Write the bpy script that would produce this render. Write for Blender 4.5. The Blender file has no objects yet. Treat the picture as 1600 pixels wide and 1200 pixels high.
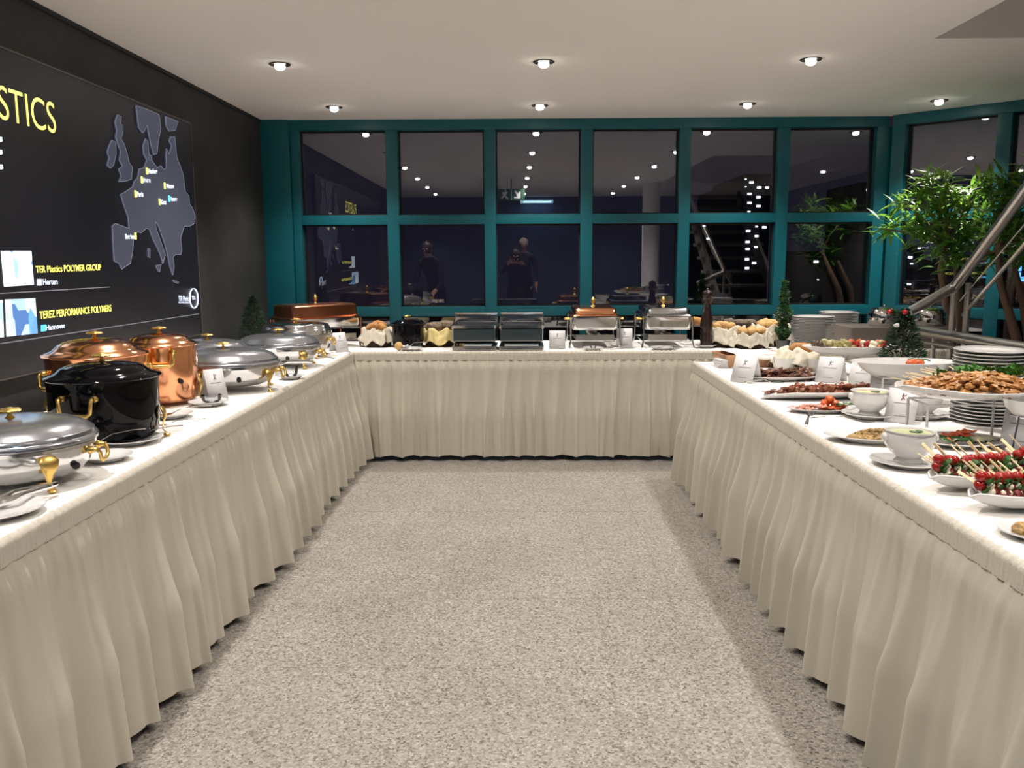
import bpy, bmesh, math, random
from mathutils import Vector, Matrix, noise
C = bpy.context.scene.collection
SC = bpy.context.scene
PI = math.pi
rnd = random.Random(7)

# ------------------------------------------------------------------ camera
CAM = Vector((0, 0, 1.38)); F = 1340.0
def cam_axes(yaw, pitch, roll):
    y, p, r = [math.radians(a) for a in (yaw, pitch, roll)]
    fw = Vector((-math.sin(y)*math.cos(p), math.cos(y)*math.cos(p), -math.sin(p)))
    ri = Vector((math.cos(y), math.sin(y), 0)); up = ri.cross(fw)
    return ri*math.cos(r)+up*math.sin(r), -ri*math.sin(r)+up*math.cos(r), fw
CR, CU, CF = cam_axes(0.98, 8.3, -0.3)
cd = bpy.data.cameras.new('camera'); cam = bpy.data.objects.new('camera', cd); C.objects.link(cam)
cd.sensor_width = 36; cd.lens = F/1600*36; cd.clip_start = 0.05; cd.clip_end = 400
cam.matrix_world = Matrix(((CR.x, CU.x, -CF.x, 0), (CR.y, CU.y, -CF.y, 0), (CR.z, CU.z, -CF.z, 1.38), (0, 0, 0, 1)))
SC.camera = cam
# surveying: where a sight line meets a plane of the room
def ray(px, py): return CR*((px-800)/F) - CU*((py-600)/F) + CF
def onz(px, py, z=0.752): d = ray(px, py); return CAM + d*((z-1.38)/d.z)
def ony(px, py, Y): d = ray(px, py); return CAM + d*(Y/d.y)
def onx(px, py, X): d = ray(px, py); return CAM + d*(X/d.x)

# ------------------------------------------------------------------ world and exposure
w = bpy.data.worlds.new('night'); SC.world = w; w.use_nodes = True
w.node_tree.nodes['Background'].inputs[0].default_value = (0.0075, 0.0065, 0.012, 1)
w.node_tree.nodes['Background'].inputs[1].default_value = 1.0
SC.view_settings.view_transform = 'Standard'; SC.view_settings.look = 'None'
SC.view_settings.gamma = 1; SC.view_settings.use_curve_mapping = False
SC.view_settings.exposure = 0.72
SPOT_W = 72.0
LAMP_COL = (1.0, 0.93, 0.865)

def third(u): return ', left part' if u < -0.33 else ', right part' if u > 0.33 else ', centre'
# ------------------------------------------------------------------ materials
def mat(name, col, rough=0.5, metal=0.0, emit=None, es=1.0, coat=0.0, spec=None, bump=0.0, bscale=60, trans=0.0, sss=0.0, var=0.0, vscale=8, alpha=None):
    m = bpy.data.materials.new(name); m.use_nodes = True; nt = m.node_tree
    b = nt.nodes['Principled BSDF']; I = b.inputs
    I['Base Color'].default_value = (*col, 1); I['Roughness'].default_value = rough; I['Metallic'].default_value = metal
    I['Coat Weight'].default_value = coat
    if spec is not None: I['Specular IOR Level'].default_value = spec
    if trans: I['Transmission Weight'].default_value = trans
    if sss: I['Subsurface Weight'].default_value = sss; I['Subsurface Scale'].default_value = 0.01
    if emit: I['Emission Color'].default_value = (*emit, 1); I['Emission Strength'].default_value = es
    tc = None
    if bump or var:
        tc = nt.nodes.new('ShaderNodeTexCoord')
    if bump:
        n = nt.nodes.new('ShaderNodeTexNoise'); n.inputs['Scale'].default_value = bscale; n.inputs['Detail'].default_value = 4
        nt.links.new(tc.outputs['Object'], n.inputs['Vector'])
        bp = nt.nodes.new('ShaderNodeBump'); bp.inputs['Strength'].default_value = bump; bp.inputs['Distance'].default_value = 0.01
        nt.links.new(n.outputs['Fac'], bp.inputs['Height']); nt.links.new(bp.outputs['Normal'], I['Normal'])
    if var:
        n = nt.nodes.new('ShaderNodeTexNoise'); n.inputs['Scale'].default_value = vscale; n.inputs['Detail'].default_value = 5
        nt.links.new(tc.outputs['Object'], n.inputs['Vector'])
        r = nt.nodes.new('ShaderNodeValToRGB'); e = r.color_ramp.elements
        e[0].position = 0.32; e[0].color = (*[c*(1-var) for c in col], 1)
        e[1].position = 0.68; e[1].color = (*[min(1, c*(1+var)) for c in col], 1)
        nt.links.new(n.outputs['Fac'], r.inputs['Fac']); nt.links.new(r.outputs['Color'], I['Base Color'])
    return m
M = {}
M['plaster'] = mat('ceiling_plaster', (0.90, 0.86, 0.84), 0.9)
M['white_paint'] = mat('white_paint', (0.88, 0.86, 0.84), 0.7)
M['dark_wall'] = mat('dark_plaster', (0.027, 0.026, 0.026), 0.66, bump=0.15, bscale=9, var=0.35, vscale=2.2)
M['blue_wall'] = mat('blue_wall', (0.03, 0.055, 0.09), 0.6)
M['grey_wall'] = mat('grey_wall', (0.16, 0.15, 0.15), 0.8)
M['teal'] = mat('teal_lacquer', (0.003, 0.105, 0.135), 0.36)
M['gasket'] = mat('black_gasket', (0.004, 0.004, 0.005), 0.6)
M['steel'] = mat('polished_stainless', (0.62, 0.62, 0.63), 0.13, 1)
M['steel_brushed'] = mat('brushed_stainless', (0.52, 0.50, 0.48), 0.28, 1, bump=0.05, bscale=200)
M['chrome'] = mat('chrome', (0.8, 0.8, 0.8), 0.06, 1)
M['lid_grey'] = mat('satin_grey_lid', (0.40, 0.41, 0.44), 0.2, 0.82)
M['copper'] = mat('polished_copper', (0.80, 0.37, 0.19), 0.16, 1)
M['copper_dark'] = mat('hammered_copper', (0.62, 0.25, 0.13), 0.22, 1, bump=0.05, bscale=30)
M['brass'] = mat('brass', (0.80, 0.55, 0.17), 0.34, 1)
M['enamel'] = mat('black_enamel', (0.002, 0.002, 0.003), 0.07, spec=0.16)
M['rubber'] = mat('black_knob', (0.01, 0.01, 0.01), 0.4)
M['porcelain'] = mat('white_porcelain', (0.62, 0.61, 0.60), 0.14, coat=0.3)
M['cloth'] = mat('white_tablecloth', (0.82, 0.80, 0.76), 0.9, bump=0.12, bscale=220)
M['napkin'] = mat('cream_napkin', (0.66, 0.61, 0.50), 0.9, bump=0.15, bscale=120)
M['yellow_napkin'] = mat('yellow_napkin', (0.62, 0.50, 0.22), 0.85)
M['skirt'] = mat('cream_skirting', (0.50, 0.462, 0.382), 0.72, bump=0.06, bscale=300)
M['band'] = mat('shirred_band', (0.56, 0.52, 0.445), 0.75, bump=0.2, bscale=160)
M['paper'] = mat('white_card', (0.60, 0.59, 0.60), 0.7)
M['ink'] = mat('grey_ink', (0.22, 0.21, 0.22), 0.8)
M['red_ink'] = mat('dark_red_ink', (0.2, 0.03, 0.04), 0.8)
M['dark_wood'] = mat('dark_mill_wood', (0.022, 0.010, 0.008), 0.25, coat=0.3)
M['wood'] = mat('board_wood', (0.42, 0.23, 0.12), 0.55, var=0.25, vscale=20)
M['bamboo'] = mat('bamboo_pick', (0.78, 0.64, 0.38), 0.6)
M['dark_stick'] = mat('charred_stick', (0.16, 0.12, 0.05), 0.6)
M['taupe'] = mat('taupe_box', (0.15, 0.125, 0.11), 0.6)
M['wicker'] = mat('dark_wicker', (0.06, 0.035, 0.02), 0.8, bump=0.5, bscale=60)
M['bread'] = mat('bread_crust', (0.42, 0.2, 0.06), 0.7, bump=0.2, bscale=40, var=0.3, vscale=20)
M['roll'] = mat('pale_roll', (0.60, 0.37, 0.14), 0.7, bump=0.15, bscale=40, var=0.2, vscale=16)
M['seed_bread'] = mat('seeded_bread', (0.16, 0.12, 0.085), 0.8, bump=0.5, bscale=90, var=0.5, vscale=60)
M['meat'] = mat('grilled_meat', (0.12, 0.04, 0.022), 0.42, bump=0.5, bscale=50, var=0.55, vscale=25)
M['meat_red'] = mat('glazed_meat', (0.2, 0.06, 0.028), 0.35, bump=0.5, bscale=45, var=0.6, vscale=28)
M['chicken'] = mat('golden_chicken', (0.40, 0.18, 0.05), 0.4, bump=0.5, bscale=45, var=0.45, vscale=28)
M['tomato'] = mat('cherry_tomato', (0.30, 0.010, 0.006), 0.16, coat=0.3)
M['dried_tomato'] = mat('dried_tomato', (0.16, 0.012, 0.010), 0.4, bump=0.5, bscale=50)
M['mozz'] = mat('mozzarella', (0.66, 0.62, 0.46), 0.35)
M['basil'] = mat('basil_green', (0.02, 0.085, 0.012), 0.4)
M['parsley'] = mat('parsley_green', (0.05, 0.2, 0.02), 0.5)
M['salmon'] = mat('salmon_orange', (0.60, 0.11, 0.03), 0.35, var=0.3, vscale=60)
M['ham'] = mat('cured_ham', (0.5, 0.2, 0.13), 0.45, var=0.4, vscale=50)
M['pepper_sauce'] = mat('orange_sauce', (0.60, 0.16, 0.04), 0.3, var=0.35, vscale=40, bump=0.4, bscale=50)
M['artichoke'] = mat('artichoke', (0.30, 0.26, 0.10), 0.45, bump=0.3, bscale=50, var=0.3, vscale=30)
M['mushroom'] = mat('grilled_mushroom', (0.07, 0.04, 0.025), 0.45, bump=0.3, bscale=50)
M['olive'] = mat('olive_green', (0.20, 0.20, 0.05), 0.35)
M['couscous'] = mat('grain_salad', (0.32, 0.2, 0.07), 0.6, bump=0.8, bscale=120, var=0.6, vscale=90)
M['green_sauce'] = mat('green_cream_sauce', (0.42, 0.44, 0.24), 0.3)
M['green_dip'] = mat('green_dip', (0.50, 0.60, 0.24), 0.4, var=0.2, vscale=60)
M['yellow_sauce'] = mat('yellow_sauce', (0.75, 0.60, 0.28), 0.3)
M['conifer'] = mat('conifer_green', (0.018, 0.055, 0.022), 0.7)
M['ivy'] = mat('ivy_green', (0.035, 0.115, 0.03), 0.5)
M['leaf_a'] = mat('long_leaf', (0.13, 0.25, 0.04), 0.42)
M['leaf_b'] = mat('long_leaf_deep', (0.07, 0.19, 0.03), 0.45)
M['smoked'] = mat('dark_front_panel', (0.035, 0.05, 0.055), 0.18, spec=0.6)  # plain dark blue-grey for the fronts of the open chafers
M['bark'] = mat('bark', (0.16, 0.10, 0.07), 0.85, bump=0.7, bscale=30)
M['pot'] = mat('grey_pot', (0.12, 0.12, 0.12), 0.5)
M['soil'] = mat('soil', (0.03, 0.02, 0.012), 0.9)
M['bauble'] = mat('red_bauble', (0.38, 0.01, 0.012), 0.15, metal=0.3)
M['bulb'] = mat('halogen_bulb', (1, 1, 1), 0.4, emit=(1.0, 0.93, 0.82), es=14)
M['fixture'] = mat('dark_metal_recess_shade', (0.02, 0.016, 0.014), 0.35, metal=0.6)  # dark metal parts, and the painted shade of the lamp recesses
M['black_cloth'] = mat('black_clothing', (0.012, 0.012, 0.014), 0.85)
M['skin'] = mat('skin', (0.52, 0.28, 0.19), 0.5)
M['hair_brown'] = mat('brown_hair', (0.05, 0.028, 0.016), 0.6)
M['hair_grey'] = mat('grey_blonde_hair', (0.17, 0.13, 0.09), 0.7)
M['phone'] = mat('black_phone', (0.01, 0.01, 0.012), 0.2)
M['night_wall'] = mat('night_facade', (0.010, 0.010, 0.014), 0.9)
M['night_ground'] = mat('night_asphalt', (0.02, 0.02, 0.02), 0.9)
M['lit'] = mat('lit_window', (1, 1, 1), 0.6, emit=(0.92, 0.93, 1.0), es=5)
M['lit_green'] = mat('lit_green', (0, 0, 0), 0.6, emit=(0.02, 0.5, 0.08), es=1.0)
M['lit_blue'] = mat('lit_blue', (0, 0, 0), 0.6, emit=(0.1, 0.35, 1.0), es=2.5)
M['car'] = mat('silver_car', (0.25, 0.25, 0.3), 0.3, 0.6)
M['tyre'] = mat('tyre', (0.01, 0.01, 0.01), 0.8)
M['screen'] = mat('dark_screen', (0.007, 0.007, 0.011), 0.42, emit=(0.11, 0.09, 0.15), es=0.012)
M['screen_edge'] = mat('screen_edge', (0.09, 0.08, 0.075), 0.4)
M['map'] = mat('map_relief', (0.03, 0.03, 0.04), 0.5, emit=(0.22, 0.25, 0.36), es=0.13)
M['map_edge'] = mat('map_rim', (0.1, 0.1, 0.12), 0.5, emit=(0.5, 0.55, 0.8), es=0.28)
M['line_glow'] = mat('screen_line', (0.1, 0.1, 0.1), 0.5, emit=(0.6, 0.58, 0.7), es=0.2)
M['yellow_glow'] = mat('yellow_letters', (0.2, 0.2, 0), 0.5, emit=(1.0, 0.93, 0.16), es=1.3)
M['white_glow'] = mat('white_letters', (0.2, 0.2, 0.2), 0.5, emit=(0.72, 0.8, 1.0), es=1.2)
M['cyan_glow'] = mat('blue_marker', (0, 0.1, 0.2), 0.5, emit=(0.08, 0.55, 1.0), es=1.5)
M['sign_green'] = mat('exit_green', (0.015, 0.06, 0.035), 0.5, emit=(0.03, 0.22, 0.09), es=0.1)
M['sign_white'] = mat('exit_white', (0.8, 0.8, 0.8), 0.5, emit=(0.8, 0.9, 0.8), es=0.1)
M['blue_lamp'] = mat('blue_lamp', (0, 0, 0), 0.5, emit=(0.45, 0.75, 1.0), es=1.6)
M['stone_step'] = mat('stone_tread', (0.25, 0.23, 0.21), 0.5)

for k_, tcol in (('leaf_a', (0.26, 0.42, 0.07)), ('leaf_b', (0.2, 0.42, 0.05))):      # thin leaves let light through
    nt_ = M[k_].node_tree; tb_ = nt_.nodes.new('ShaderNodeBsdfTranslucent'); tb_.inputs[0].default_value = (*tcol, 1)
    ms_ = nt_.nodes.new('ShaderNodeMixShader'); ms_.inputs[0].default_value = 0.4; ou_ = nt_.nodes['Material Output']
    nt_.links.new(nt_.nodes['Principled BSDF'].outputs[0], ms_.inputs[1]); nt_.links.new(tb_.outputs[0], ms_.inputs[2]); nt_.links.new(ms_.outputs[0], ou_.inputs[0])
def glass_mat(name, base, tint=(1, 1, 1)):
    m = bpy.data.materials.new(name); m.use_nodes = True; nt = m.node_tree; nt.nodes.clear()
    o = nt.nodes.new('ShaderNodeOutputMaterial'); mx = nt.nodes.new('ShaderNodeMixShader')
    t = nt.nodes.new('ShaderNodeBsdfTransparent'); t.inputs[0].default_value = (*tint, 1)
    g = nt.nodes.new('ShaderNodeBsdfGlossy'); g.inputs['Roughness'].default_value = 0.0
    lw = nt.nodes.new('ShaderNodeFresnel'); lw.inputs['IOR'].default_value = 1.5
    ad = nt.nodes.new('ShaderNodeMath'); ad.operation = 'ADD'; ad.inputs[1].default_value = base
    nt.links.new(lw.outputs[0], ad.inputs[0]); nt.links.new(ad.outputs[0], mx.inputs[0])
    nt.links.new(t.outputs[0], mx.inputs[1]); nt.links.new(g.outputs[0], mx.inputs[2]); nt.links.new(mx.outputs[0], o.inputs[0])
    return m
M['pane'] = glass_mat('coated_window_glass', 0.085, (0.82, 0.84, 0.9))
M['clear'] = glass_mat('clear_acrylic', 0.03, (0.93, 0.94, 0.95))

def granite():
    m = bpy.data.materials.new('speckled_granite'); m.use_nodes = True; nt = m.node_tree
    b = nt.nodes['Principled BSDF']; b.inputs['Roughness'].default_value = 0.34
    g = nt.nodes.new('ShaderNodeNewGeometry')
    def ramp(src, stops):
        r = nt.nodes.new('ShaderNodeValToRGB'); e = r.color_ramp.elements
        while len(e) < len(stops): e.new(0.5)
        for k, (p, c) in enumerate(stops): e[k].position = p; e[k].color = (*c, 1)
        nt.links.new(src, r.inputs['Fac']); return r.outputs['Color']
    v = nt.nodes.new('ShaderNodeTexVoronoi'); v.inputs['Scale'].default_value = 150; v.inputs['Randomness'].default_value = 1
    n0 = nt.nodes.new('ShaderNodeTexNoise'); n0.inputs['Scale'].default_value = 60; n0.inputs['Detail'].default_value = 3
    nt.links.new(g.outputs['Position'], n0.inputs['Vector'])
    mv = nt.nodes.new('ShaderNodeMixRGB'); mv.inputs[0].default_value = 0.012
    nt.links.new(g.outputs['Position'], mv.inputs[1]); nt.links.new(n0.outputs['Color'], mv.inputs[2])
    nt.links.new(mv.outputs[0], v.inputs['Vector'])
    sep = nt.nodes.new('ShaderNodeSeparateColor'); nt.links.new(v.outputs['Color'], sep.inputs[0])
    c1 = ramp(sep.outputs[0], [(0.0, (0.09, 0.083, 0.075)), (0.10, (0.14, 0.128, 0.115)), (0.22, (0.205, 0.187, 0.168)), (0.6, (0.255, 0.235, 0.208)), (0.85, (0.31, 0.288, 0.258)), (1.0, (0.37, 0.345, 0.31))])
    n1 = nt.nodes.new('ShaderNodeTexNoise'); n1.inputs['Scale'].default_value = 2.2; n1.inputs['Detail'].default_value = 4
    nt.links.new(g.outputs['Position'], n1.inputs['Vector'])
    c2 = ramp(n1.outputs['Fac'], [(0.3, (0.86, 0.85, 0.83)), (0.7, (1, 1, 1))])
    mu = nt.nodes.new('ShaderNodeMixRGB'); mu.blend_type = 'MULTIPLY'; mu.inputs[0].default_value = 1
    nt.links.new(c1, mu.inputs[1]); nt.links.new(c2, mu.inputs[2]); nt.links.new(mu.outputs[0], b.inputs['Base Color'])
    return m
M['granite'] = granite()

def photo_mat(name, seed, warm):
    m = bpy.data.materials.new(name); m.use_nodes = True; nt = m.node_tree
    b = nt.nodes['Principled BSDF']; b.inputs['Base Color'].default_value = (0.05, 0.05, 0.05, 1)
    tc = nt.nodes.new('ShaderNodeTexCoord'); mp = nt.nodes.new('ShaderNodeMapping')
    mp.inputs['Location'].default_value = (seed*1.3, seed*2.7, seed); mp.inputs['Scale'].default_value = (1, 9, 7)
    nt.links.new(tc.outputs['Object'], mp.inputs[0])
    br = nt.nodes.new('ShaderNodeTexVoronoi'); br.distance = 'MANHATTAN'; br.inputs['Scale'].default_value = 1.2
    nt.links.new(mp.outputs[0], br.inputs['Vector'])
    s = nt.nodes.new('ShaderNodeSeparateColor'); nt.links.new(br.outputs['Color'], s.inputs[0])
    r = nt.nodes.new('ShaderNodeValToRGB'); e = r.color_ramp.elements
    e[0].position = 0.0; e[0].color = (0.05, 0.16, 0.45, 1); e[1].position = 1; e[1].color = (0.95, 1, 1, 1)
    a = e.new(0.25); a.color = (0.18, 0.5, 0.9, 1); a = e.new(0.45); a.color = (0.75, 0.93, 1, 1)
    nt.links.new(s.outputs[0], r.inputs['Fac']); nt.links.new(r.outputs['Color'], b.inputs['Emission Color'])
    b.inputs['Emission Strength'].default_value = 0.85
    return m

# ------------------------------------------------------------------ mesh helpers
class MB:
    def __init__(s): s.v = []; s.f = []
    def add(s, vs, fs, mx=None):
        k = len(s.v); s.v += [tuple(mx @ Vector(p)) if mx else tuple(p) for p in vs]; s.f += [tuple(i+k for i in f) for f in fs]; return s
    def box(s, x0, x1, y0, y1, z0, z1, mx=None):
        vs = [(x, y, z) for x in (x0, x1) for y in (y0, y1) for z in (z0, z1)]
        return s.add(vs, [(0, 1, 3, 2), (4, 6, 7, 5), (0, 4, 5, 1), (2, 3, 7, 6), (0, 2, 6, 4), (1, 5, 7, 3)], mx)
    def lathe(s, prof, n=32, sx=1, sy=1, c=(0, 0, 0), mx=None, wob=None):
        vs = []; fs = []; rings = []
        for r, z in prof:
            if r < 1e-6: rings.append([len(vs)]); vs.append((c[0], c[1], c[2]+z))
            else:
                rings.append(list(range(len(vs), len(vs)+n)))
                for i in range(n):
                    a = 2*PI*i/n; q = wob(a, r, z) if wob else (r, z)
                    vs.append((c[0]+q[0]*sx*math.cos(a), c[1]+q[0]*sy*math.sin(a), c[2]+q[1]))
        for A, B in zip(rings, rings[1:]):
            if len(A) == 1 and len(B) == 1: continue
            for i in range(n):
                j = (i+1) % n
                if len(A) == 1: fs.append((A[0], B[j], B[i]))
                elif len(B) == 1: fs.append((A[i], A[j], B[0]))
                else: fs.append((A[i], A[j], B[j], B[i]))
        return s.add(vs, fs, mx)
    def tube(s, pts, r, n=8, mx=None, side=None, flat=1.0):
        pts = [Vector(p) for p in pts]; m = len(pts); rs = r if isinstance(r, (list, tuple)) else [r]*m
        vs = []; fs = []; prev = None
        for i, p in enumerate(pts):
            t = (pts[min(i+1, m-1)]-pts[max(i-1, 0)]).normalized()
            if side is not None: a = Vector(side)
            elif prev is None: a = t.orthogonal()
            else: a = prev
            a = (a-t*a.dot(t)); a = a.normalized() if a.length > 1e-6 else t.orthogonal().normalized(); prev = a
            b = t.cross(a)
            for k in range(n):
                q = 2*PI*k/n; vs.append(p+(a*math.cos(q)+b*math.sin(q)*flat)*rs[i])
        for i in range(m-1):
            for k in range(n):
                l = (k+1) % n; fs.append((i*n+k, i*n+l, (i+1)*n+l, (i+1)*n+k))
        fs.append(tuple(range(n-1, -1, -1))); fs.append(tuple((m-1)*n+k for k in range(n)))
        return s.add(vs, fs, mx)
    def ell(s, c, r, n=12, m=8, mx=None, lump=0.0, seed=0):
        if not isinstance(r, (tuple, list)): r = (r, r, r)
        prof = [(math.sin(PI*i/m), -math.cos(PI*i/m)) for i in range(m+1)]; prof[0] = (0, -1); prof[-1] = (0, 1)
        k = len(s.v); s.lathe(prof, n)
        for i in range(k, len(s.v)):
            p = Vector(s.v[i])
            if lump: p *= 1+lump*noise.noise(p*1.7+Vector((seed*3.1, seed*1.7, seed)))
            p = Vector((p.x*r[0]+c[0], p.y*r[1]+c[1], p.z*r[2]+c[2]))
            s.v[i] = tuple(mx @ p) if mx else tuple(p)
        return s
    def grid(s, fn, nu, nv, closed=False):
        vs = [fn(i/(nu-(0 if closed else 1)), j/(nv-1)) for i in range(nu) for j in range(nv)]
        fs = [(i*nv+j, ((i+1) % nu)*nv+j, ((i+1) % nu)*nv+j+1, i*nv+j+1) for i in range(nu if closed else nu-1) for j in range(nv-1)]
        return s.add(vs, fs)
    def prism(s, poly, fn, d0, d1):
        n = len(poly); vs = [fn(p, d0) for p in poly]+[fn(p, d1) for p in poly]
        fs = [tuple(range(n-1, -1, -1)), tuple(range(n, 2*n))]+[(i, (i+1) % n, n+(i+1) % n, n+i) for i in range(n)]
        return s.add(vs, fs)
    def build(s, name, m, parent=None, angle=40, bevel=0, solid=0, fix=True):
        me = bpy.data.meshes.new(name); bm = bmesh.new(); vs = [bm.verts.new(v) for v in s.v]
        for f in s.f:
            try: bm.faces.new([vs[i] for i in f])
            except ValueError: pass
        if bevel: bmesh.ops.bevel(bm, geom=[e for e in bm.edges], offset=bevel, segments=2, profile=0.7, affect='EDGES', clamp_overlap=True)
        if fix: bmesh.ops.recalc_face_normals(bm, faces=bm.faces)
        for f in bm.faces: f.smooth = True
        bm.to_mesh(me); bm.free()
        me.set_sharp_from_angle(angle=math.radians(angle)); me.materials.append(M[m] if isinstance(m, str) else m)
        o = bpy.data.objects.new(name, me); C.objects.link(o)
        if parent is not None: o.parent = parent
        if solid:
            so = o.modifiers.new('thickness', 'SOLIDIFY'); so.thickness = solid; so.offset = 0
        return o
def tag(o, label=None, cat=None, group=None, kind=None):
    if label: o['label'] = label
    if cat: o['category'] = cat
    if group: o['group'] = group
    if kind: o['kind'] = kind
    return o
def thing(name, label, cat, loc=(0, 0, 0), rz=0, group=None, kind=None):
    o = bpy.data.objects.new(name, None); C.objects.link(o); o.empty_display_size = 0.05
    o.location = loc; o.rotation_euler = (0, 0, rz); return tag(o, label, cat, group, kind)
def copy_tree(o, parent=None):
    c = o.copy(); C.objects.link(c); c.parent = parent
    for ch in list(o.children): copy_tree(ch, c)
    return c
class Repeat:            # first call hands out the original, later ones copies
    def __init__(s, proto): s.p = proto; s.used = False
    def __call__(s, loc, rot=(0, 0, 0), label=None, group=None, sc=1):
        o = copy_tree(s.p) if s.used else s.p; s.used = True
        o.location = loc; o.rotation_euler = rot; o.scale = (sc, sc, sc)
        if label: o['label'] = label
        if group: o['group'] = group
        return o
T = 0.752     # height of the cloth on the tables

# ================================================================== THE SETTING
CEIL = 2.51; WX = -2.165; WY = 7.22; GY = 7.35
fl = tag(MB().box(-2.3, 4.75, -1.6, 7.4, -0.12, -0.004).build('floor', 'granite'), kind='structure')
tile0 = MB().box(0.0004, 0.3046, 0.0004, 0.6096, -0.004, 0.0).build('tile', 'granite', fl)
first = True
for i in range(-5, 4):
    for j in range(0, 11):
        t = tile0 if first else tile0.copy()
        if not first: C.objects.link(t); t.parent = fl
        first = False; t.location = (-0.03+i*0.305, -0.3+j*0.61, 0)
HX0, HX1, HY0, HY1 = 2.14, 3.4, 1.6, 4.74
cb = MB(); up = lambda p, d: (p[0], p[1], d)
def dg(x): return 10.15-x
for poly in ([(-2.3, -1.6), (HX0, -1.6), (HX0, 7.3), (-2.3, 7.3)],
             [(HX0, HY1), (4.75, HY1), (4.75, dg(4.75)+0.08), (2.93, 7.3), (HX0, 7.3)],
             [(HX1, HY0), (4.75, HY0), (4.75, HY1), (HX1, HY1)], [(HX0, -1.6), (4.75, -1.6), (4.75, HY0), (HX0, HY0)]):
    cb.prism(poly, up, CEIL, CEIL+0.05)
ceil = tag(cb.build('ceiling', 'plaster'), kind='structure')
tr = MB().box(HX0-0.05, HX1+0.05, HY1, HY1+0.05, CEIL+0.05, 3.7).box(HX0-0.05, HX1+0.05, HY0-0.05, HY0, CEIL+0.05, 3.7)
tr.box(HX0-0.05, HX0, HY0, HY1, CEIL+0.05, 3.7).box(HX1, HX1+0.05, HY0, HY1, CEIL+0.05, 3.7).box(HX0-0.05, HX1+0.05, HY0-0.05, HY1+0.05, 3.7, 3.75)
tag(tr.build('trim_1', 'plaster'), 'plastered sides of the stair opening in the ceiling', kind='structure')
tag(MB().box(WX-0.12, WX, -1.6, 7.4, 0, CEIL).build('wall_left', 'dark_wall'), kind='structure')
tag(MB().box(WX, WX+0.012, -1.5, 7.2, CEIL-0.022, CEIL-0.001).build('trim_2', 'gasket'), 'black strip drawn as the shadow gap under the ceiling', kind='structure')  # solid black strip; its colour stands in for the gap's shade
tag(MB().box(-2.3, 4.8, -1.6, -1.5, 0, CEIL).build('wall_front', 'blue_wall'), kind='structure')
tag(MB().box(4.65, 4.75, -1.6, 5.5, 0, CEIL).build('wall_right', 'grey_wall'), kind='structure')
tag(MB().lathe([(0, 0), (0.135, 0), (0.135, CEIL), (0, CEIL)], 32).build('round_column', 'white_paint'), 'round white column beside the stairs near the right table', kind='structure').location = (2.02, 1.25, 0)

# window wall, turned half a degree to the tables
wb = thing('wall_back', 'teal framed window wall behind the buffet', None, (0, WY, 0), math.radians(0.5), kind='structure')
ZR = [(0.06, 0.905), (0.985, 1.668), (1.745, 2.428)]           # glass rows
cols = [(-1.862, -1.15), (-1.052, -0.344), (-0.248, 0.45), (0.55, 1.256), (1.352, 2.062), (2.158, 2.86)]
wx0, wx1 = WX, 2.95
MB().box(wx0, wx1, 0, 0.16, ZR[2][1], CEIL).build('header', 'teal', wb, bevel=0.004)
MB().box(wx0, wx1, 0, 0.16, 0, ZR[0][0]).build('sill', 'teal', wb, bevel=0.004)
MB().box(wx0, -1.935, -0.03, 0.16, 0, CEIL-0.002).build('corner_panel', 'teal', wb, bevel=0.004)
edges = [(-1.93, -1.862)]+[(cols[i][1], cols[i+1][0]) for i in range(5)]+[(2.86, 3.0)]
for a, b in edges: MB().box(a, b, 0.0, 0.16, ZR[0][0], ZR[2][1]).build('mullion', 'teal', wb, bevel=0.004)
def window(n, parent_loc, rz, x0, x1):
    t = thing('window_%d' % n, 'three dark panes between teal mullions', None, parent_loc, rz, kind='structure')
    for (za, zb) in ((0.905, 0.985), (1.668, 1.745)):
        MB().box(x0, x1, 0.0, 0.16, za, zb).build('transom', 'teal', t, bevel=0.004)
    for (za, zb) in ZR:
        g = 0.012; MB().box(x0, x1, 0.07, 0.10, za, za+g).box(x0, x1, 0.07, 0.10, zb-g, zb).box(x0, x0+g, 0.07, 0.10, za, zb).box(x1-g, x1, 0.07, 0.10, za, zb).build('gasket', 'gasket', t)
        MB().box(x0+0.002, x1-0.002, 0.082, 0.088, za+0.002, zb-0.002).build('pane', 'pane', t)
    return t
for k, (a, b) in enumerate(cols): window(k+1, (0, WY, 0), math.radians(0.5), a, b)
# diagonal bay at 45 degrees
dgo = (2.96, 7.20, 0); drz = math.radians(-45)
wd = thing('wall_diagonal', 'teal framed window wall running off at an angle on the right', None, dgo, drz, kind='structure')
dc = [(0.105, 0.775), (0.875, 1.545), (1.645, 2.315)]
MB().box(0, 2.42, 0, 0.16, ZR[2][1], CEIL).build('header', 'teal', wd, bevel=0.004)
MB().box(0, 2.42, 0, 0.16, 0, ZR[0][0]).build('sill', 'teal', wd, bevel=0.004)
for a, b in ((0.0, 0.105), (0.775, 0.875), (1.545, 1.645), (2.315, 2.42)): MB().box(a, b, 0, 0.16, ZR[0][0], ZR[2][1]).build('mullion', 'teal', wd, bevel=0.004)
for k, (a, b) in enumerate(dc): window(7+k, dgo, drz, a, b)

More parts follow.
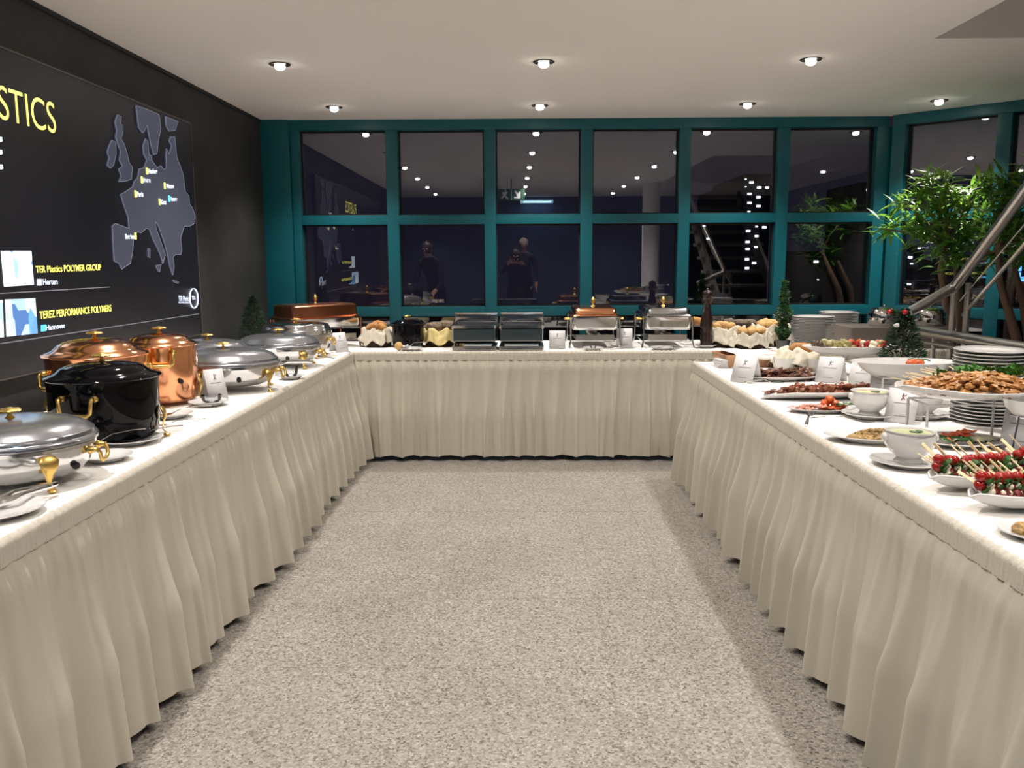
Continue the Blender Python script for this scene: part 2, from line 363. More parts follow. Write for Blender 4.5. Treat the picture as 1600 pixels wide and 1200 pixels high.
# ---------------- staircase on the right
st = thing('staircase', 'stone staircase rising behind the buffet on the right', 'staircase', (2.42, 0, 0))
for k in range(13):
    MB().box(0, 0.9, 4.62-0.27*k, 4.92-0.27*k, 0.18*k+0.10, 0.18*k+0.14).build('tread', 'stone_step', st, bevel=0.004)
for x in (0.05, 0.81): MB().prism([(4.95, 0.02), (4.95, 0.12), (1.6, 2.36), (1.6, 2.12), (4.75, 0.0)], lambda p, d: (d, p[0], p[1]), x, x+0.04).build('stringer', 'stone_step', st)
hr = thing('stair_handrail', 'thick brushed steel handrail climbing to the right in front of the long-leaved tree', 'handrail', (0, 0, 0))
B0 = Vector((2.06, 4.62, 1.095)); B1 = ony(1493, 447, 4.7); B2 = ony(1600, 300, 4.02); B3 = B2+(B2-B1)*1.9
B0 = ony(1419, 489, 4.6)
MB().tube([B0, B1-(B1-B0).normalized()*0.05, B1-(B1-B0).normalized()*0.015, B1+(B2-B1).normalized()*0.04, B2, B3], 0.027, 14).build('rail', 'steel_brushed', hr)
MB().tube([ony(1505, 492, 4.75), ony(1600, 383, 4.1), ony(1600, 383, 4.1)+(B2-B1)*1.6], 0.011, 8).build('lower_rail', 'steel_brushed', hr)
MB().tube([ony(1500, 470, 4.75), ony(1600, 352, 4.1), ony(1600, 352, 4.1)+(B2-B1)*1.6], 0.004, 6).build('cable', 'steel_brushed', hr)
for dx in (0, 0.075): MB().tube([(B1.x-0.005+dx, B1.y, 0.0), (B1.x-0.005+dx, B1.y, B1.z-0.02+dx*0.5)], 0.017, 10).build('post', 'steel_brushed', hr)
lr = thing('landing_rail', 'low horizontal steel rail running behind the plate stack', 'railing')
MB().tube([(2.27, 5.15, 0.955), (2.35, 3.3, 0.955)], 0.03, 12).build('rail', 'steel_brushed', lr)
MB().tube([(2.27, 5.15, 0.90), (2.35, 3.3, 0.90)], 0.014, 10).build('lower_rail', 'steel_brushed', lr)
for q in range(7): 
    f = q/6; MB().tube([(2.27+0.08*f, 5.13-1.8*f, 0.0), (2.27+0.08*f, 5.13-1.8*f, 0.95)], 0.012, 8).build('post', 'steel_brushed', lr)

# ---------------- lights in the ceiling
def make_light():
    t = thing('ceiling_spotlight', 'x', 'ceiling light', (0, 0, CEIL))
    MB().lathe([(0, -0.003), (0.052, -0.003), (0.06, -0.006), (0.062, -0.001), (0, -0.0005)], 28).build('ring_and_recess_shade', 'fixture', t)  # lamp ring with a flat dark disc painted as the shaded recess
    MB().lathe([(0, -0.034), (0.014, -0.033), (0.026, -0.026), (0.031, -0.014), (0.028, -0.004), (0, -0.004)], 20).build('bulb', 'bulb', t)
    return t
LX = [-1.432, 0.105, 1.645]; LY = [6.62, 5.19, 3.75, 2.31, 0.87, -0.57]
RL = Repeat(make_light())
def spot(x, y, power=1.0):
    ld = bpy.data.lights.new('spot_beam', 'SPOT'); ld.energy = SPOT_W*power; ld.color = LAMP_COL
    ld.spot_size = math.radians(112); ld.spot_blend = 0.95; ld.shadow_soft_size = 0.035
    lo = bpy.data.objects.new('spot_beam', ld); C.objects.link(lo); lo.location = (x, y, CEIL-0.045)
side = {0: 'left', 1: 'middle', 2: 'right'}
for j, y in enumerate(LY):
    for i, x in enumerate(LX):
        near = ['in the row nearest the window wall', 'in the second row from the window wall'][j] if j < 2 else 'overhead'
        if j < 2: RL((x, y, CEIL), (0, 0, 0), 'halogen ceiling spot, %s one of the three %s' % (side[i], near), 'ceiling spotlights')
        else: RL((x, y, CEIL), (0, 0, 0), 'recessed halogen ceiling spot overhead behind the viewer, seen only mirrored', 'ceiling spotlights')
        spot(x, y, 1.0 if j > 0 else 0.9)
RL((3.02, 6.55, CEIL), (0, 0, 0), 'recessed halogen ceiling spot above the long-leaved tree by the diagonal windows', 'ceiling spotlights'); spot(3.02, 6.55, 1.35)
for x, y in ((4.0, 3.0), (4.0, 0.5)):
    RL((x, y, CEIL), (0, 0, 0), 'recessed halogen ceiling spot overhead behind the viewer, seen only mirrored', 'ceiling spotlights'); spot(x, y, 0.5)

# exit sign seen in the glass
es = thing('exit_sign', 'green emergency exit sign with running figure and arrow, mirrored in the window', 'sign', (-0.12, 2.2, 0))
MB().box(-0.19, 0.19, -0.012, 0.012, 2.2, 2.36).build('sign_panel', 'sign_green', es, bevel=0.002)
MB().box(-0.008, 0.008, -0.008, 0.008, 2.36, CEIL).build('hanger', 'fixture', es)
S = MB(); fy = lambda p, d: (p[0], d, p[1])
for poly in ([(-.09, 2.33), (-.07, 2.33), (-.07, 2.35), (-.09, 2.35)], [(-.13, 2.31), (-.06, 2.325), (-.05, 2.31), (-.08, 2.27), (-.05, 2.24), (-.04, 2.215), (-.06, 2.215), (-.09, 2.25), (-.13, 2.225), (-.15, 2.235), (-.11, 2.265)],
             [(.04, 2.33), (.06, 2.345), (.11, 2.285), (.11, 2.32), (.13, 2.32), (.13, 2.23), (.04, 2.23), (.04, 2.25), (.09, 2.25)]):
    S.prism(poly, fy, 0.012, 0.0135)
S.box(0.0, 0.006, 0.012, 0.0135, 2.2, 2.36); S.build('pictogram', 'sign_white', es)
bl = thing('wall_light', 'pale blue wall light glowing at the far end, mirrored in the window', 'wall light', (0.35, -1.49, 2.42))
MB().box(-0.3, 0.3, 0.01, 0.05, -0.03, 0.03).build('diffuser', 'blue_lamp', bl)
bp_ = bpy.data.lights.new('blue_glow', 'AREA'); bp_.energy = 5; bp_.color = (0.35, 0.65, 1.0); bp_.size = 0.5; bq = bpy.data.objects.new('blue_glow', bp_); C.objects.link(bq); bq.location = (0.35, -1.30, 2.40)
MB().box(-0.32, 0.32, 0, 0.012, -0.035, 0.035).build('housing', 'fixture', bl)

# ================================================================== TABLES
def folds(L, seed, dmin=0.10, dmax=0.22):
    r = random.Random(seed); br = [0.0]; amp = []
    while br[-1] < L: br.append(br[-1]+r.uniform(dmin, dmax)); amp.append(r.uniform(0.55, 1.0))
    return br, amp, [r.uniform(-0.035, 0.035) for _ in br], [r.uniform(0.25, 0.5) for _ in br]
def skirt(parent, A, B, nrm, seed, dmin=0.11, dmax=0.24, amp=0.105, hem=0.028):
    A = Vector((*A, 0)); B = Vector((*B, 0)); n = Vector((*nrm, 0)); L = (B-A).length; d = (B-A)/L
    br, am, dr, sk = folds(L, seed, dmin, dmax); nu = int(L/0.0075); nv = 28; ztop = 0.715
    def f(u, v):
        s = u*L; t = v; z = ztop-(ztop-hem)*t
        k = 0; g = [br[i]+dr[i]*(1-t)**1.5 if 0 < i else br[i] for i in range(len(br))]
        while k < len(g)-2 and s > g[k+1]: k += 1
        q = min(1, max(0, (s-g[k])/(g[k+1]-g[k])))
        qq = q**(0.75+sk[k])
        b = abs(math.sin(PI*qq))**0.8*am[k]
        b += 0.22*abs(math.sin(PI*(2*q+sk[k])))*(0.5+sk[k])
        e = 0.03+0.97*min(1, t*1.7)**1.15
        off = 0.009+amp*(b*e)*(0.50+0.50*t)+0.008*t
        off += 0.005*(1+math.sin(s*240+3*math.sin(s*17)))*max(0, 1-t*4)+0.006*(1+math.sin(s*105+2*math.sin(s*11)+2*t))*max(0, 1-t*1.5)
        off = 0.004+(off-0.004)*min(1, max(0, (t-0.02)*14))
        shift = 0.022*math.sin(2*PI*qq)*am[k]*t
        wav = 0.006*math.sin(s*9+seed)*t
        p = A+d*min(L, max(0, s+shift))+n*(off+wav); return (p.x, p.y, z+0.004*math.sin(s*31)*t)
    o = MB().grid(f, nu, nv).build('skirt', 'skirt', parent, angle=180, fix=False)
    def g(u, v):
        s = u*L; z = 0.757-0.062*v
        off = 0.010+0.0018*math.sin(s*420+2*math.sin(s*23)+v*2)+0.002*math.sin(s*97)-0.014*(1-min(1, v*6))
        p = A+d*s+n*off; return (p.x, p.y, z+0.0018*math.sin(s*210)*(1-v)+0.0012*noise.noise(Vector((s*40, 0, seed))))
    MB().grid(g, int(L/0.004), 7).build('shirred_band', 'band', parent, angle=180, fix=False)
def cloth_top(parent, x0, x1, y0, y1):
    def f(u, v):
        x = x0+(x1-x0)*u; y = y0+(y1-y0)*v
        return (x, y, T+0.0012*noise.noise(Vector((x*3, y*3, 0)))-0.0012)
    MB().grid(f, 20, 40).build('tablecloth', 'cloth', parent, angle=180, fix=False)
    MB().box(x0+0.01, x1-0.01, y0+0.01, y1-0.01, 0.715, 0.745).build('tabletop', 'taupe', parent)
def table_legs(parent, pts):
    for x, y in pts: MB().box(x-0.02, x+0.02, y-0.02, y+0.02, 0, 0.715).build('leg', 'fixture', parent)
EL, EB, ER = -1.195, 5.835, 1.025
lt = thing('buffet_table', 'long buffet table along the dark left wall with gathered cream skirt', 'table')
cloth_top(lt, -2.04, EL, 1.05, EB); skirt(lt, (EL, 1.05), (EL, EB), (1, 0), 3); skirt(lt, (-2.04, 1.05), (EL, 1.05), (0, -1), 13)
table_legs(lt, [(-1.97, 1.15), (-1.3, 1.15), (-1.97, 3.4), (-1.3, 3.4), (-1.97, 5.7), (-1.3, 5.7)])
bt = thing('buffet_table', 'buffet table across the window wall with gathered cream skirt', 'table')
cloth_top(bt, -2.04, 2.95, EB, 6.66); skirt(bt, (EL-0.03, EB), (2.95, EB), (0, -1), 5, 0.09, 0.17, 0.075, 0.035)
table_legs(bt, [(-1.9, 6.5), (-0.9, 6.5), (-0.9, 5.95), (0.3, 6.5), (0.3, 5.95), (1.6, 6.5), (1.6, 5.95), (2.8, 5.95), (2.8, 6.5)])
rt = thing('buffet_table', 'long buffet table on the right laid with platters, gathered pale skirt', 'table')
cloth_top(rt, ER, 1.93, 0.95, 5.23); skirt(rt, (ER, 5.23), (ER, 0.95), (-1, 0), 8); skirt(rt, (1.93, 5.23), (ER, 5.23), (0, 1), 18)
table_legs(rt, [(1.12, 1.05), (1.85, 1.05), (1.12, 3.2), (1.85, 3.2), (1.12, 5.1), (1.85, 5.1)])

# ================================================================== WALL SCREEN
XP = WX+0.03
def wp(px, py, X=XP): p = onx(px, py, X); return (p.y, p.z)
sc_ = thing('wall_screen', 'large dark illuminated wall panel with yellow lettering and a map of Europe', 'screen', (WX, 0, 0))
a = wp(298, 194); b = wp(315, 521); c_ = wp(2, 590)
y1 = (a[0]+b[0])/2; ztop = a[1]; zbot = b[1]
MB().box(0.0, 0.03, 1.2, y1, zbot, ztop).build('panel', 'screen', sc_, bevel=0.002)
MB().box(0.005, 0.033, y1, y1+0.008, zbot, ztop).box(0.005, 0.033, 1.2, y1, ztop, ztop+0.008).box(0.005, 0.033, 1.2, y1, zbot-0.006, zbot).build('frame_edge', 'screen_edge', sc_)
def line(pa, pb, th=0.004, m='line_glow'):
    A = wp(*pa); B = wp(*pb)
    MB().prism([(A[0], A[1]-th/2), (B[0], B[1]-th/2), (B[0], B[1]+th/2), (A[0], A[1]+th/2)], lambda p, d: (d, p[0], p[1]), 0.0305, 0.032).build('divider_line', m, sc_)
line((0, 458.5), (171, 448.5)); line((0, 537), (310, 490.5)) 
def text(s, pl, pr, h, m, name='lettering', bold=0.0, x=0.031, zoff=0, parent=None, outl=False):
    # lettering fitted between two base-line points on the panel
    A = wp(*pl); B = wp(*pr)
    cu = bpy.data.curves.new(name, 'FONT'); cu.body = s; cu.size = 1; cu.extrude = 0.0; cu.offset = bold
    to = bpy.data.objects.new(name, cu); C.objects.link(to)
    bpy.context.view_layer.update(); dgp = bpy.context.evaluated_depsgraph_get()
    me = bpy.data.meshes.new_from_object(to.evaluated_get(dgp)); bpy.data.objects.remove(to); bpy.data.curves.remove(cu)
    xs = [v.co.x for v in me.vertices]; ys = [v.co.y for v in me.vertices]; x0, x1_, cap = min(xs), max(xs), max(ys)
    for v in me.vertices:
        u = (v.co.x-x0)/(x1_-x0); q = v.co.y/cap
        v.co = Vector((x, A[0]+(B[0]-A[0])*u, A[1]+(B[1]-A[1])*u+q*h))
    me.materials.append(M[m]); me.name = name
    o = bpy.data.objects.new(name, me); C.objects.link(o); o.parent = parent or sc_; return o
def hgt(px, pyb, pyt): return wp(px, pyt)[1]-wp(px, pyb)[1]
M['black_letter'] = mat('letter_core', (0.02, 0.02, 0.02), 0.5)
zA = wp(88, 209); zB = wp(0, 187)
# big heading runs out of the frame on the left: three more letters beyond it
hT = hgt(86, 209, 162)
yS = wp(88, 209)[0]; zS = zA[1]; 
def plain_text(s, y_right, z, h, width, m, bold=0.0):
    cu = bpy.data.curves.new('heading', 'FONT'); cu.body = s; cu.size = 1; cu.offset = bold
    to = bpy.data.objects.new('heading', cu); C.objects.link(to); bpy.context.view_layer.update()
    me = bpy.data.meshes.new_from_object(to.evaluated_get(bpy.context.evaluated_depsgraph_get())); bpy.data.objects.remove(to)
    xs = [v.co.x for v in me.vertices]; ys = [v.co.y for v in me.vertices]; x0, x1_, cap = min(xs), max(xs), max(ys)
    for v in me.vertices: v.co = Vector((0.031, y_right-width+(v.co.x-x0)/(x1_-x0)*width, z+v.co.y/cap*h))
    me.materials.append(M[m]); o = bpy.data.objects.new('heading', me); C.objects.link(o); o.parent = sc_; return o
yT0 = wp(2, 190)[0]
plain_text('PLASTICS', yS, zS, hT, (yS-yT0)*1.72, 'yellow_glow', bold=-0.006)
text('TER Plastics POLYMER GROUP', (56, 426), (158, 422), hgt(100, 424, 414), 'yellow_glow', bold=0.012)
text('Herten', (67, 445), (90, 444), hgt(80, 445, 436), 'white_glow', bold=0.012)
text('TEREZ PERFORMANCE POLYMERS', (62, 498), (174, 486), hgt(100, 494, 483), 'yellow_glow', bold=0.012)
text('Hannover', (72, 516), (102, 512), hgt(85, 514, 506), 'white_glow', bold=0.012)
for k, (xx, y0, yy) in enumerate(((4, 221, 214), (4, 241, 234), (5, 264, 257))): text('s', (xx-7, y0), (xx, y0), hgt(2, y0, yy), 'white_glow', bold=0.03)
def quad(name, pts, m, d=0.0335):
    MB().prism([wp(*p) for p in pts], lambda p, dd: (dd, p[0], p[1]), 0.03, d).build(name, m, sc_)
quad('marker', [(58, 446), (64, 446), (64, 436), (58, 436)], 'white_glow'); quad('marker', [(64, 518), (71, 517), (71, 507), (64, 508)], 'cyan_glow')
quad('picture', [(6, 448), (52, 445), (48, 392), (1, 392)], photo_mat('picture_facade', 1, 0)); quad('picture', [(10, 526), (58, 521), (54, 466), (8, 468)], photo_mat('picture_street', 2, 0))
quad('picture', [(-40, 530), (5, 527), (3, 469), (-44, 472)], photo_mat('picture_yard', 3, 0))
# map of Europe in relief
EUR = {
 'mainland': [(223, 262), (227, 250), (222, 240), (221, 228), (225, 216), (229, 222), (230, 238), (236, 252), (243, 262), (249, 259), (254, 265), (258, 262), (257, 244), (258, 232), (262, 241), (266, 228), (262, 220), (264, 214), (271, 214), (272, 226), (274, 246), (279, 258), (284, 272), (286, 290), (288, 301), (293, 305), (294, 318), (299, 326), (303, 338), (302, 349), (293, 354), (286, 353), (283, 362), (280, 372), (282, 390), (280, 398), (272, 398), (268, 402), (270, 416), (268, 430), (263, 416), (259, 396), (255, 380), (250, 366), (245, 352), (240, 346), (242, 358), (247, 372), (252, 386), (256, 398), (252, 412), (249, 400), (244, 388), (237, 374), (231, 358), (226, 357), (218, 364), (212, 362), (206, 374), (205, 392), (201, 412), (192, 417), (188, 421), (184, 412), (176, 408), (174, 380), (173, 353), (178, 349), (199, 357), (198, 340), (193, 326), (186, 304), (193, 300), (205, 292), (207, 284), (213, 277), (215, 264)],
 'britain': [(177, 191), (181, 179), (187, 182), (186, 194), (190, 196), (189, 210), (186, 216), (192, 226), (196, 240), (200, 256), (204, 260), (203, 280), (194, 283), (183, 284), (187, 275), (183, 264), (189, 260), (184, 250), (186, 236), (182, 226), (178, 214), (180, 204)],
 'ireland': [(167, 230), (172, 219), (178, 222), (179, 240), (175, 258), (170, 263), (165, 258), (168, 246), (165, 238)],
 'scandinavia': [(210, 165), (228, 171), (246, 179), (249, 200), (245, 222), (243, 240), (238, 242), (234, 228), (229, 205), (228, 196), (221, 208), (214, 199), (212, 180)],
 'finland': [(256, 182), (276, 190), (272, 203), (262, 205), (257, 196)],
 'corsica': [(229, 388), (232, 389), (232, 403), (229, 401)], 'crete': [(268, 437), (277, 441), (276, 443), (269, 440)], 'denmark': [(230, 242), (235, 243), (234, 251), (230, 249)], 'sicily': [(241, 415), (250, 413), (247, 425), (243, 420)]}
for k, poly in EUR.items():
    P = [wp(*p) for p in poly]
    MB().prism(P, lambda p, d: (d, p[0], p[1]), 0.031, 0.039).build('map_relief', 'map', sc_, angle=20)
    e = MB().tube([(0.039, A[0], A[1]) for A in P+[P[0]]], 0.0012, 4)
    e.build('map_rim', 'map_edge', sc_)
for s, p, w_ in (('Hamburg', (229, 271), 14), ('Herten', (221, 285), 11), ('Warsaw', (257, 294), 12), ('Paris', (211, 307), 10), ('Graz', (249, 319), 8), ('Hannover', (264, 314), 10), ('Barcelona', (193, 373), 14)):
    text(s, p, (p[0]+w_, p[1]), 0.026, 'white_glow', bold=0.03, x=0.0415)
    mx = p[0]-3 if s != 'Barcelona' else p[0]+w_+1
    A = wp(mx, p[1]+1); MB().box(0.039, 0.042, A[0], A[0]+0.018, A[1], A[1]+0.036).build('marker', 'cyan_glow' if s == 'Hannover' else 'yellow_glow', sc_)
text('TER Plastics', (279, 470), (296, 470), 0.03, 'white_glow', bold=0.01); text('POLYMER GROUP', (279, 474), (296, 474), 0.011, 'white_glow')
text('TER', (299.5, 468), (305.5, 468), 0.022, 'white_glow')
lc = wp(302.5, 466); ring = MB(); 
for a0, a1 in ((-100, 75), (95, 250)):
    pts = [(0.0325, lc[0]+0.068*math.cos(math.radians(a0+(a1-a0)*i/14)), lc[1]+0.062*math.sin(math.radians(a0+(a1-a0)*i/14))) for i in range(15)]
    ring.tube(pts, 0.004, 5)
ring.build('ring_emblem', 'white_glow', sc_)

# ================================================================== CHAFING DISHES
def rotated(a): return Matrix.Rotation(a, 4, 'Z')
def chafer(label, X, Y, rx, ry, zb, zr, lidh, bm_, lm, rz=0, legs=(-40, -140, 40, 140), handles=(0, 180), plug=-22, straight=False, flare=0.0, flat=False, hz=0.72, group=None, legtop=0.11, knob_r=0.029):
    t = thing('chafing_dish', label, 'chafing dish', (X, Y, T), rz, group)
    h = zr-zb
    if straight: prof = [(0, zb), (0.86, zb), (0.93, zb+0.012), (0.955, zb+0.05), (0.97, zb+0.055), (0.975, zr-0.03), (0.99, zr-0.01), (1.0, zr), (0.95, zr), (0, zr-0.01)]
    else: prof = [(0, zb), (0.66, zb), (0.80, zb+h*0.12), (0.91, zb+h*0.4), (0.965, zb+h*0.8), (0.975, zr-0.012), (1.0, zr-0.01), (1.0, zr), (0.9, zr), (0, zr-0.01)]
    MB().lathe(prof, 56, rx, ry).build('body', bm_, t, angle=50)
    if flat: lp = [(1.0, zr), (1.03, zr+0.004), (1.03, zr+0.02), (0.985, zr+0.026), (0.97, zr+lidh*0.6), (0.92, zr+lidh*0.88), (0.8, zr+lidh*0.97), (0, zr+lidh)]
    elif straight: lp = [(1.0+flare, zr-0.004), (1.02+flare, zr), (1.0+flare, zr+0.006), (0.86, zr+lidh*0.28), (0.80, zr+lidh*0.42), (0.74, zr+lidh*0.62), (0.62, zr+lidh*0.80), (0.45, zr+lidh*0.93), (0.25, zr+lidh*0.99), (0, zr+lidh)]
    else: lp = [(0.99, zr), (1.02, zr+0.003), (1.025, zr+0.012), (1.0, zr+0.018), (0.985, zr+0.019), (0.975, zr+0.030), (0.95, zr+0.033), (0.90, zr+lidh*0.62), (0.78, zr+lidh*0.80), (0.6, zr+lidh*0.92), (0.35, zr+lidh*0.985), (0, zr+lidh)]
    lid = MB().lathe(lp, 56, rx, ry).build('lid', lm, t, angle=50)
    zt = zr+lidh
    MB().lathe([(0.015, zt-0.002), (0.010, zt+0.003), (0.006, zt+0.007), (0.006, zt+0.014), (0.012, zt+0.017), (knob_r, zt+0.018), (knob_r+0.003, zt+0.022), (knob_r-0.002, zt+0.026), (0.012, zt+0.027), (0.008, zt+0.030), (0, zt+0.031)], 30,
               wob=lambda a, r, z: (r*(1+0.09*math.cos(6*a)) if r > 0.02 else r, z)).build('lid_knob', 'brass', lid, angle=60)
    for a in legs:
        a = math.radians(a); R = 1/math.sqrt((math.cos(a)/rx)**2+(math.sin(a)/ry)**2); ph = a; top = min(legtop, zr*0.85)
        mx = Matrix.Rotation(ph, 4, 'Z')
        ins = 0.0 if straight else -0.01
        pts = [(R+ins, 0, top), (R+0.006+ins*0.5, 0, top-0.012), (R+0.012+ins, 0, top*0.7), (R+0.004+ins, 0, top*0.45), (R+ins, 0, top*0.25), (R+0.012+ins, 0, 0.012), (R+0.022+ins, 0, 0.006)]
        MB().tube(pts, [0.016, 0.027, 0.023, 0.011, 0.006, 0.009, 0.006], 12, mx, side=(0, 1, 0), flat=0.25).ell((R+0.014+ins, 0, 0.006), (0.014, 0.013, 0.006), 10, 6, mx).build('leg', 'brass', t, angle=60)
    for a in handles:
        a = math.radians(a); R = 1/math.sqrt((math.cos(a)/rx)**2+(math.sin(a)/ry)**2); mx = Matrix.Rotation(a, 4, 'Z'); z = zb+h*hz
        hb = MB(); w_ = 0.056 if straight and rx > 0.13 else 0.04; dr = 0.055 if w_ > 0.05 else 0.036
        for s_ in (-1, 1):
            hb.lathe([(0, 0), (0.011, 0), (0.012, 0.008), (0.008, 0.012), (0.006, 0.024), (0.008, 0.027), (0, 0.029)], 14, 1, 1, (0, 0, 0), mx @ Matrix.Translation((R-0.012, s_*w_, z)) @ Matrix.Rotation(PI/2, 4, 'Y'))
        hb.tube([(R+0.012, -w_, z), (R+0.018, -w_+0.002, z-0.008), (R+0.02, -w_+0.006, z-dr+0.01), (R+0.019, -w_+0.018, z-dr), (R+0.019, w_-0.018, z-dr), (R+0.02, w_-0.006, z-dr+0.01), (R+0.018, w_-0.002, z-0.008), (R+0.012, w_, z)], 0.0072 if w_ > 0.05 else 0.0055, 10, mx)
        hb.build('handle', 'brass', t, angle=60)
    if plug is not None:
        a = math.radians(plug); R = 1/math.sqrt((math.cos(a)/rx)**2+(math.sin(a)/ry)**2)*(0.97 if straight else 0.90)
        MB().lathe([(0, 0), (0.010, 0), (0.0115, 0.005), (0.009, 0.012), (0, 0.013)], 16, 1, 1, (0, 0, 0), Matrix.Rotation(a, 4, 'Z') @ Matrix.Translation((R, 0, zb+h*0.38)) @ Matrix.Rotation(PI/2, 4, 'Y')).build('drain_plug', 'rubber', t)
    return t
chafer('oval stainless chafing dish with brass feet, nearest on the left table', -1.478, 2.39, 0.226, 0.205, 0.018, 0.118, 0.068, 'steel', 'lid_grey', legs=(-36, -140, 75, 140), handles=(12, 180), plug=-12)
chafer('round black enamel soup chafer with brass handle', -1.497, 2.98, 0.186, 0.186, 0.016, 0.226, 0.052, 'enamel', 'enamel', legs=(14, 130, -150), handles=(-90, 90), plug=None, straight=True, hz=0.74, flare=0.02)
chafer('round copper chafer with flared lid standing behind the black one', -1.715, 3.37, 0.188, 0.188, 0.016, 0.262, 0.062, 'copper', 'copper', legs=(20, 140, -130), handles=(-120, 60), plug=None, straight=True, hz=0.75, flare=0.04)
chafer('tall copper soup chafer with brass handle, beside the stainless dishes', -1.622, 3.755, 0.157, 0.157, 0.016, 0.262, 0.050, 'copper', 'copper', legs=(8, 130, -140), handles=(-68, 112), plug=-38, straight=True, hz=0.90)
chafer('oval stainless chafing dish with grey domed lid just behind the tall copper soup chafer', -1.478, 4.14, 0.268, 0.195, 0.03, 0.128, 0.078, 'steel', 'lid_grey', legs=(-18, -110, 40, 140), handles=(2, 180), plug=-52)
chafer('stainless domed chafing dish against the dark wall, half hidden behind another', -1.735, 4.62, 0.225, 0.19, 0.03, 0.128, 0.078, 'steel', 'lid_grey', plug=None)
chafer('oval stainless chafing dish with bright lid and a menu card before it', -1.472, 5.06, 0.245, 0.19, 0.03, 0.118, 0.08, 'steel', 'lid_grey', legs=(-35, -100, 40, 140), handles=(2, 180), plug=-60)
chafer('deep stainless chafing dish with flat lid in front of the rectangular copper one', -1.505, 5.58, 0.225, 0.18, 0.02, 0.155, 0.068, 'steel_brushed', 'steel', legs=(-38, -140, 40, 140), handles=(2, 180), plug=None, flat=True)

def rrect(x, y, r, n=5):
    pts = []
    for cx, cy, a0 in ((x-r, y-r, 0), (-x+r, y-r, 90), (-x+r, -y+r, 180), (x-r, -y+r, 270)):
        for i in range(n+1): a = math.radians(a0+90*i/n); pts.append((cx+r*math.cos(a), cy+r*math.sin(a)))
    return pts
def stack(secs, r=0.03):       # (half x, half y, z) rings of a rounded box, closed
    m = MB(); vs = []; n = 24
    for hx, hy, z in secs: vs += [(p[0], p[1], z) for p in rrect(hx, hy, min(r, hx*0.9, hy*0.9))]
    k = len(secs); fs = [(i*n+j, i*n+(j+1) % n, (i+1)*n+(j+1) % n, (i+1)*n+j) for i in range(k-1) for j in range(n)]
    fs += [tuple(range(n-1, -1, -1)), tuple((k-1)*n+j for j in range(n))]
    return m.add(vs, fs)
def rect_chafer(label, X, Y, rz, hx, hy, zpan, zrim, ztop, lidm, legm, knobz=0.04, group=None, handles=True):
    t = thing('rectangular_chafing_dish', label, 'chafing dish', (X, Y, T), rz, group)
    stack([(hx-0.012, hy-0.012, zpan), (hx-0.004, hy-0.004, zpan+0.012), (hx-0.003, hy-0.003, zrim-0.004), (hx+0.01, hy+0.01, zrim-0.003), (hx+0.01, hy+0.01, zrim+0.003), (hx-0.02, hy-0.02, zrim+0.003)]).build('water_pan', 'steel', t, angle=50)
    zl = zrim+0.003
    lid = stack([(hx+0.002, hy+0.002, zl), (hx+0.006, hy+0.006, zl+0.004), (hx-0.004, hy-0.004, zl+0.012), (hx-0.012, hy-0.012, zl+0.016), (hx-0.016, hy-0.016, ztop-0.012), (hx-0.03, hy-0.03, ztop-0.002), (hx-0.06, hy-0.06, ztop)]).build('lid', lidm, t, angle=50)
    z = ztop
    MB().lathe([(0.02, z-0.001), (0.012, z+0.005), (0.007, z+0.012), (0.007, z+0.02), (0.013, z+0.025), (0.017, z+0.035), (0.016, z+0.048), (0.010, z+0.058), (0.004, z+0.066), (0, z+0.068)], 16).build('lid_knob', 'brass', lid, angle=60)
    for sx in (-1, 1):
        for sy in (-1, 1):
            MB().tube([(sx*(hx+0.006), sy*(hy-0.02), zrim-0.004), (sx*(hx+0.008), sy*(hy-0.02), 0.05), (sx*(hx+0.018), sy*(hy-0.012), 0.004)], [0.008, 0.006, 0.006], 8).build('leg', legm, t)
    MB().box(-hx+0.03, hx-0.03, -hy+0.03, hy-0.03, 0.055, 0.061).box(-hx+0.03, hx-0.03, -hy+0.03, -hy+0.034, 0.06, 0.095).build('burner_shelf', 'steel_brushed', t)
    fr = MB()
    for sy in (-1, 1): fr.tube([(-hx-0.006, sy*(hy-0.02), 0.05), (hx+0.006, sy*(hy-0.02), 0.05)], 0.004, 6)
    for sx in (-1, 1): fr.tube([(sx*(hx+0.006), -hy+0.02, 0.05), (sx*(hx+0.006), hy-0.02, 0.05)], 0.004, 6)
    fr.build('stand_rail', 'steel', t)
    for sy in (-0.5, 0.5): MB().lathe([(0, 0.061), (0.04, 0.061), (0.042, 0.066), (0.042, 0.10), (0.03, 0.104), (0.03, 0.098), (0, 0.098)], 20, c=(0, sy*hy, 0)).build('fuel_can', 'steel_brushed', t)
    if handles:
        for sx in (-1, 1): 
            MB().tube([(sx*(hx+0.008), -0.05-hy*0.4, zrim-0.02), (sx*(hx+0.035), -0.045-hy*0.4, zrim-0.02), (sx*(hx+0.035), 0.045-hy*0.4, zrim-0.02), (sx*(hx+0.008), 0.05-hy*0.4, zrim-0.02)], 0.006, 8).ell((sx*(hx+0.038), -hy*0.4, zrim-0.02), (0.011, 0.02, 0.011), 10, 8).build('handle', 'brass', t)
    return t
p = onz(560, 541)
rect_chafer('rectangular chafing dish with copper lid set slantwise in the left corner', -1.53, 6.22, math.radians(43), 0.28, 0.165, 0.15, 0.212, 0.315, 'copper_dark', 'copper_dark', handles=False)
rect_chafer('small rectangular chafing dish with copper lid and brass acorn knob', 0.485, 6.27, 0, 0.165, 0.26, 0.13, 0.222, 0.285, 'copper', 'steel')
rect_chafer('small rectangular chafing dish, all stainless, with brass acorn knob', 0.995, 6.27, 0, 0.165, 0.26, 0.13, 0.222, 0.285, 'steel', 'steel')

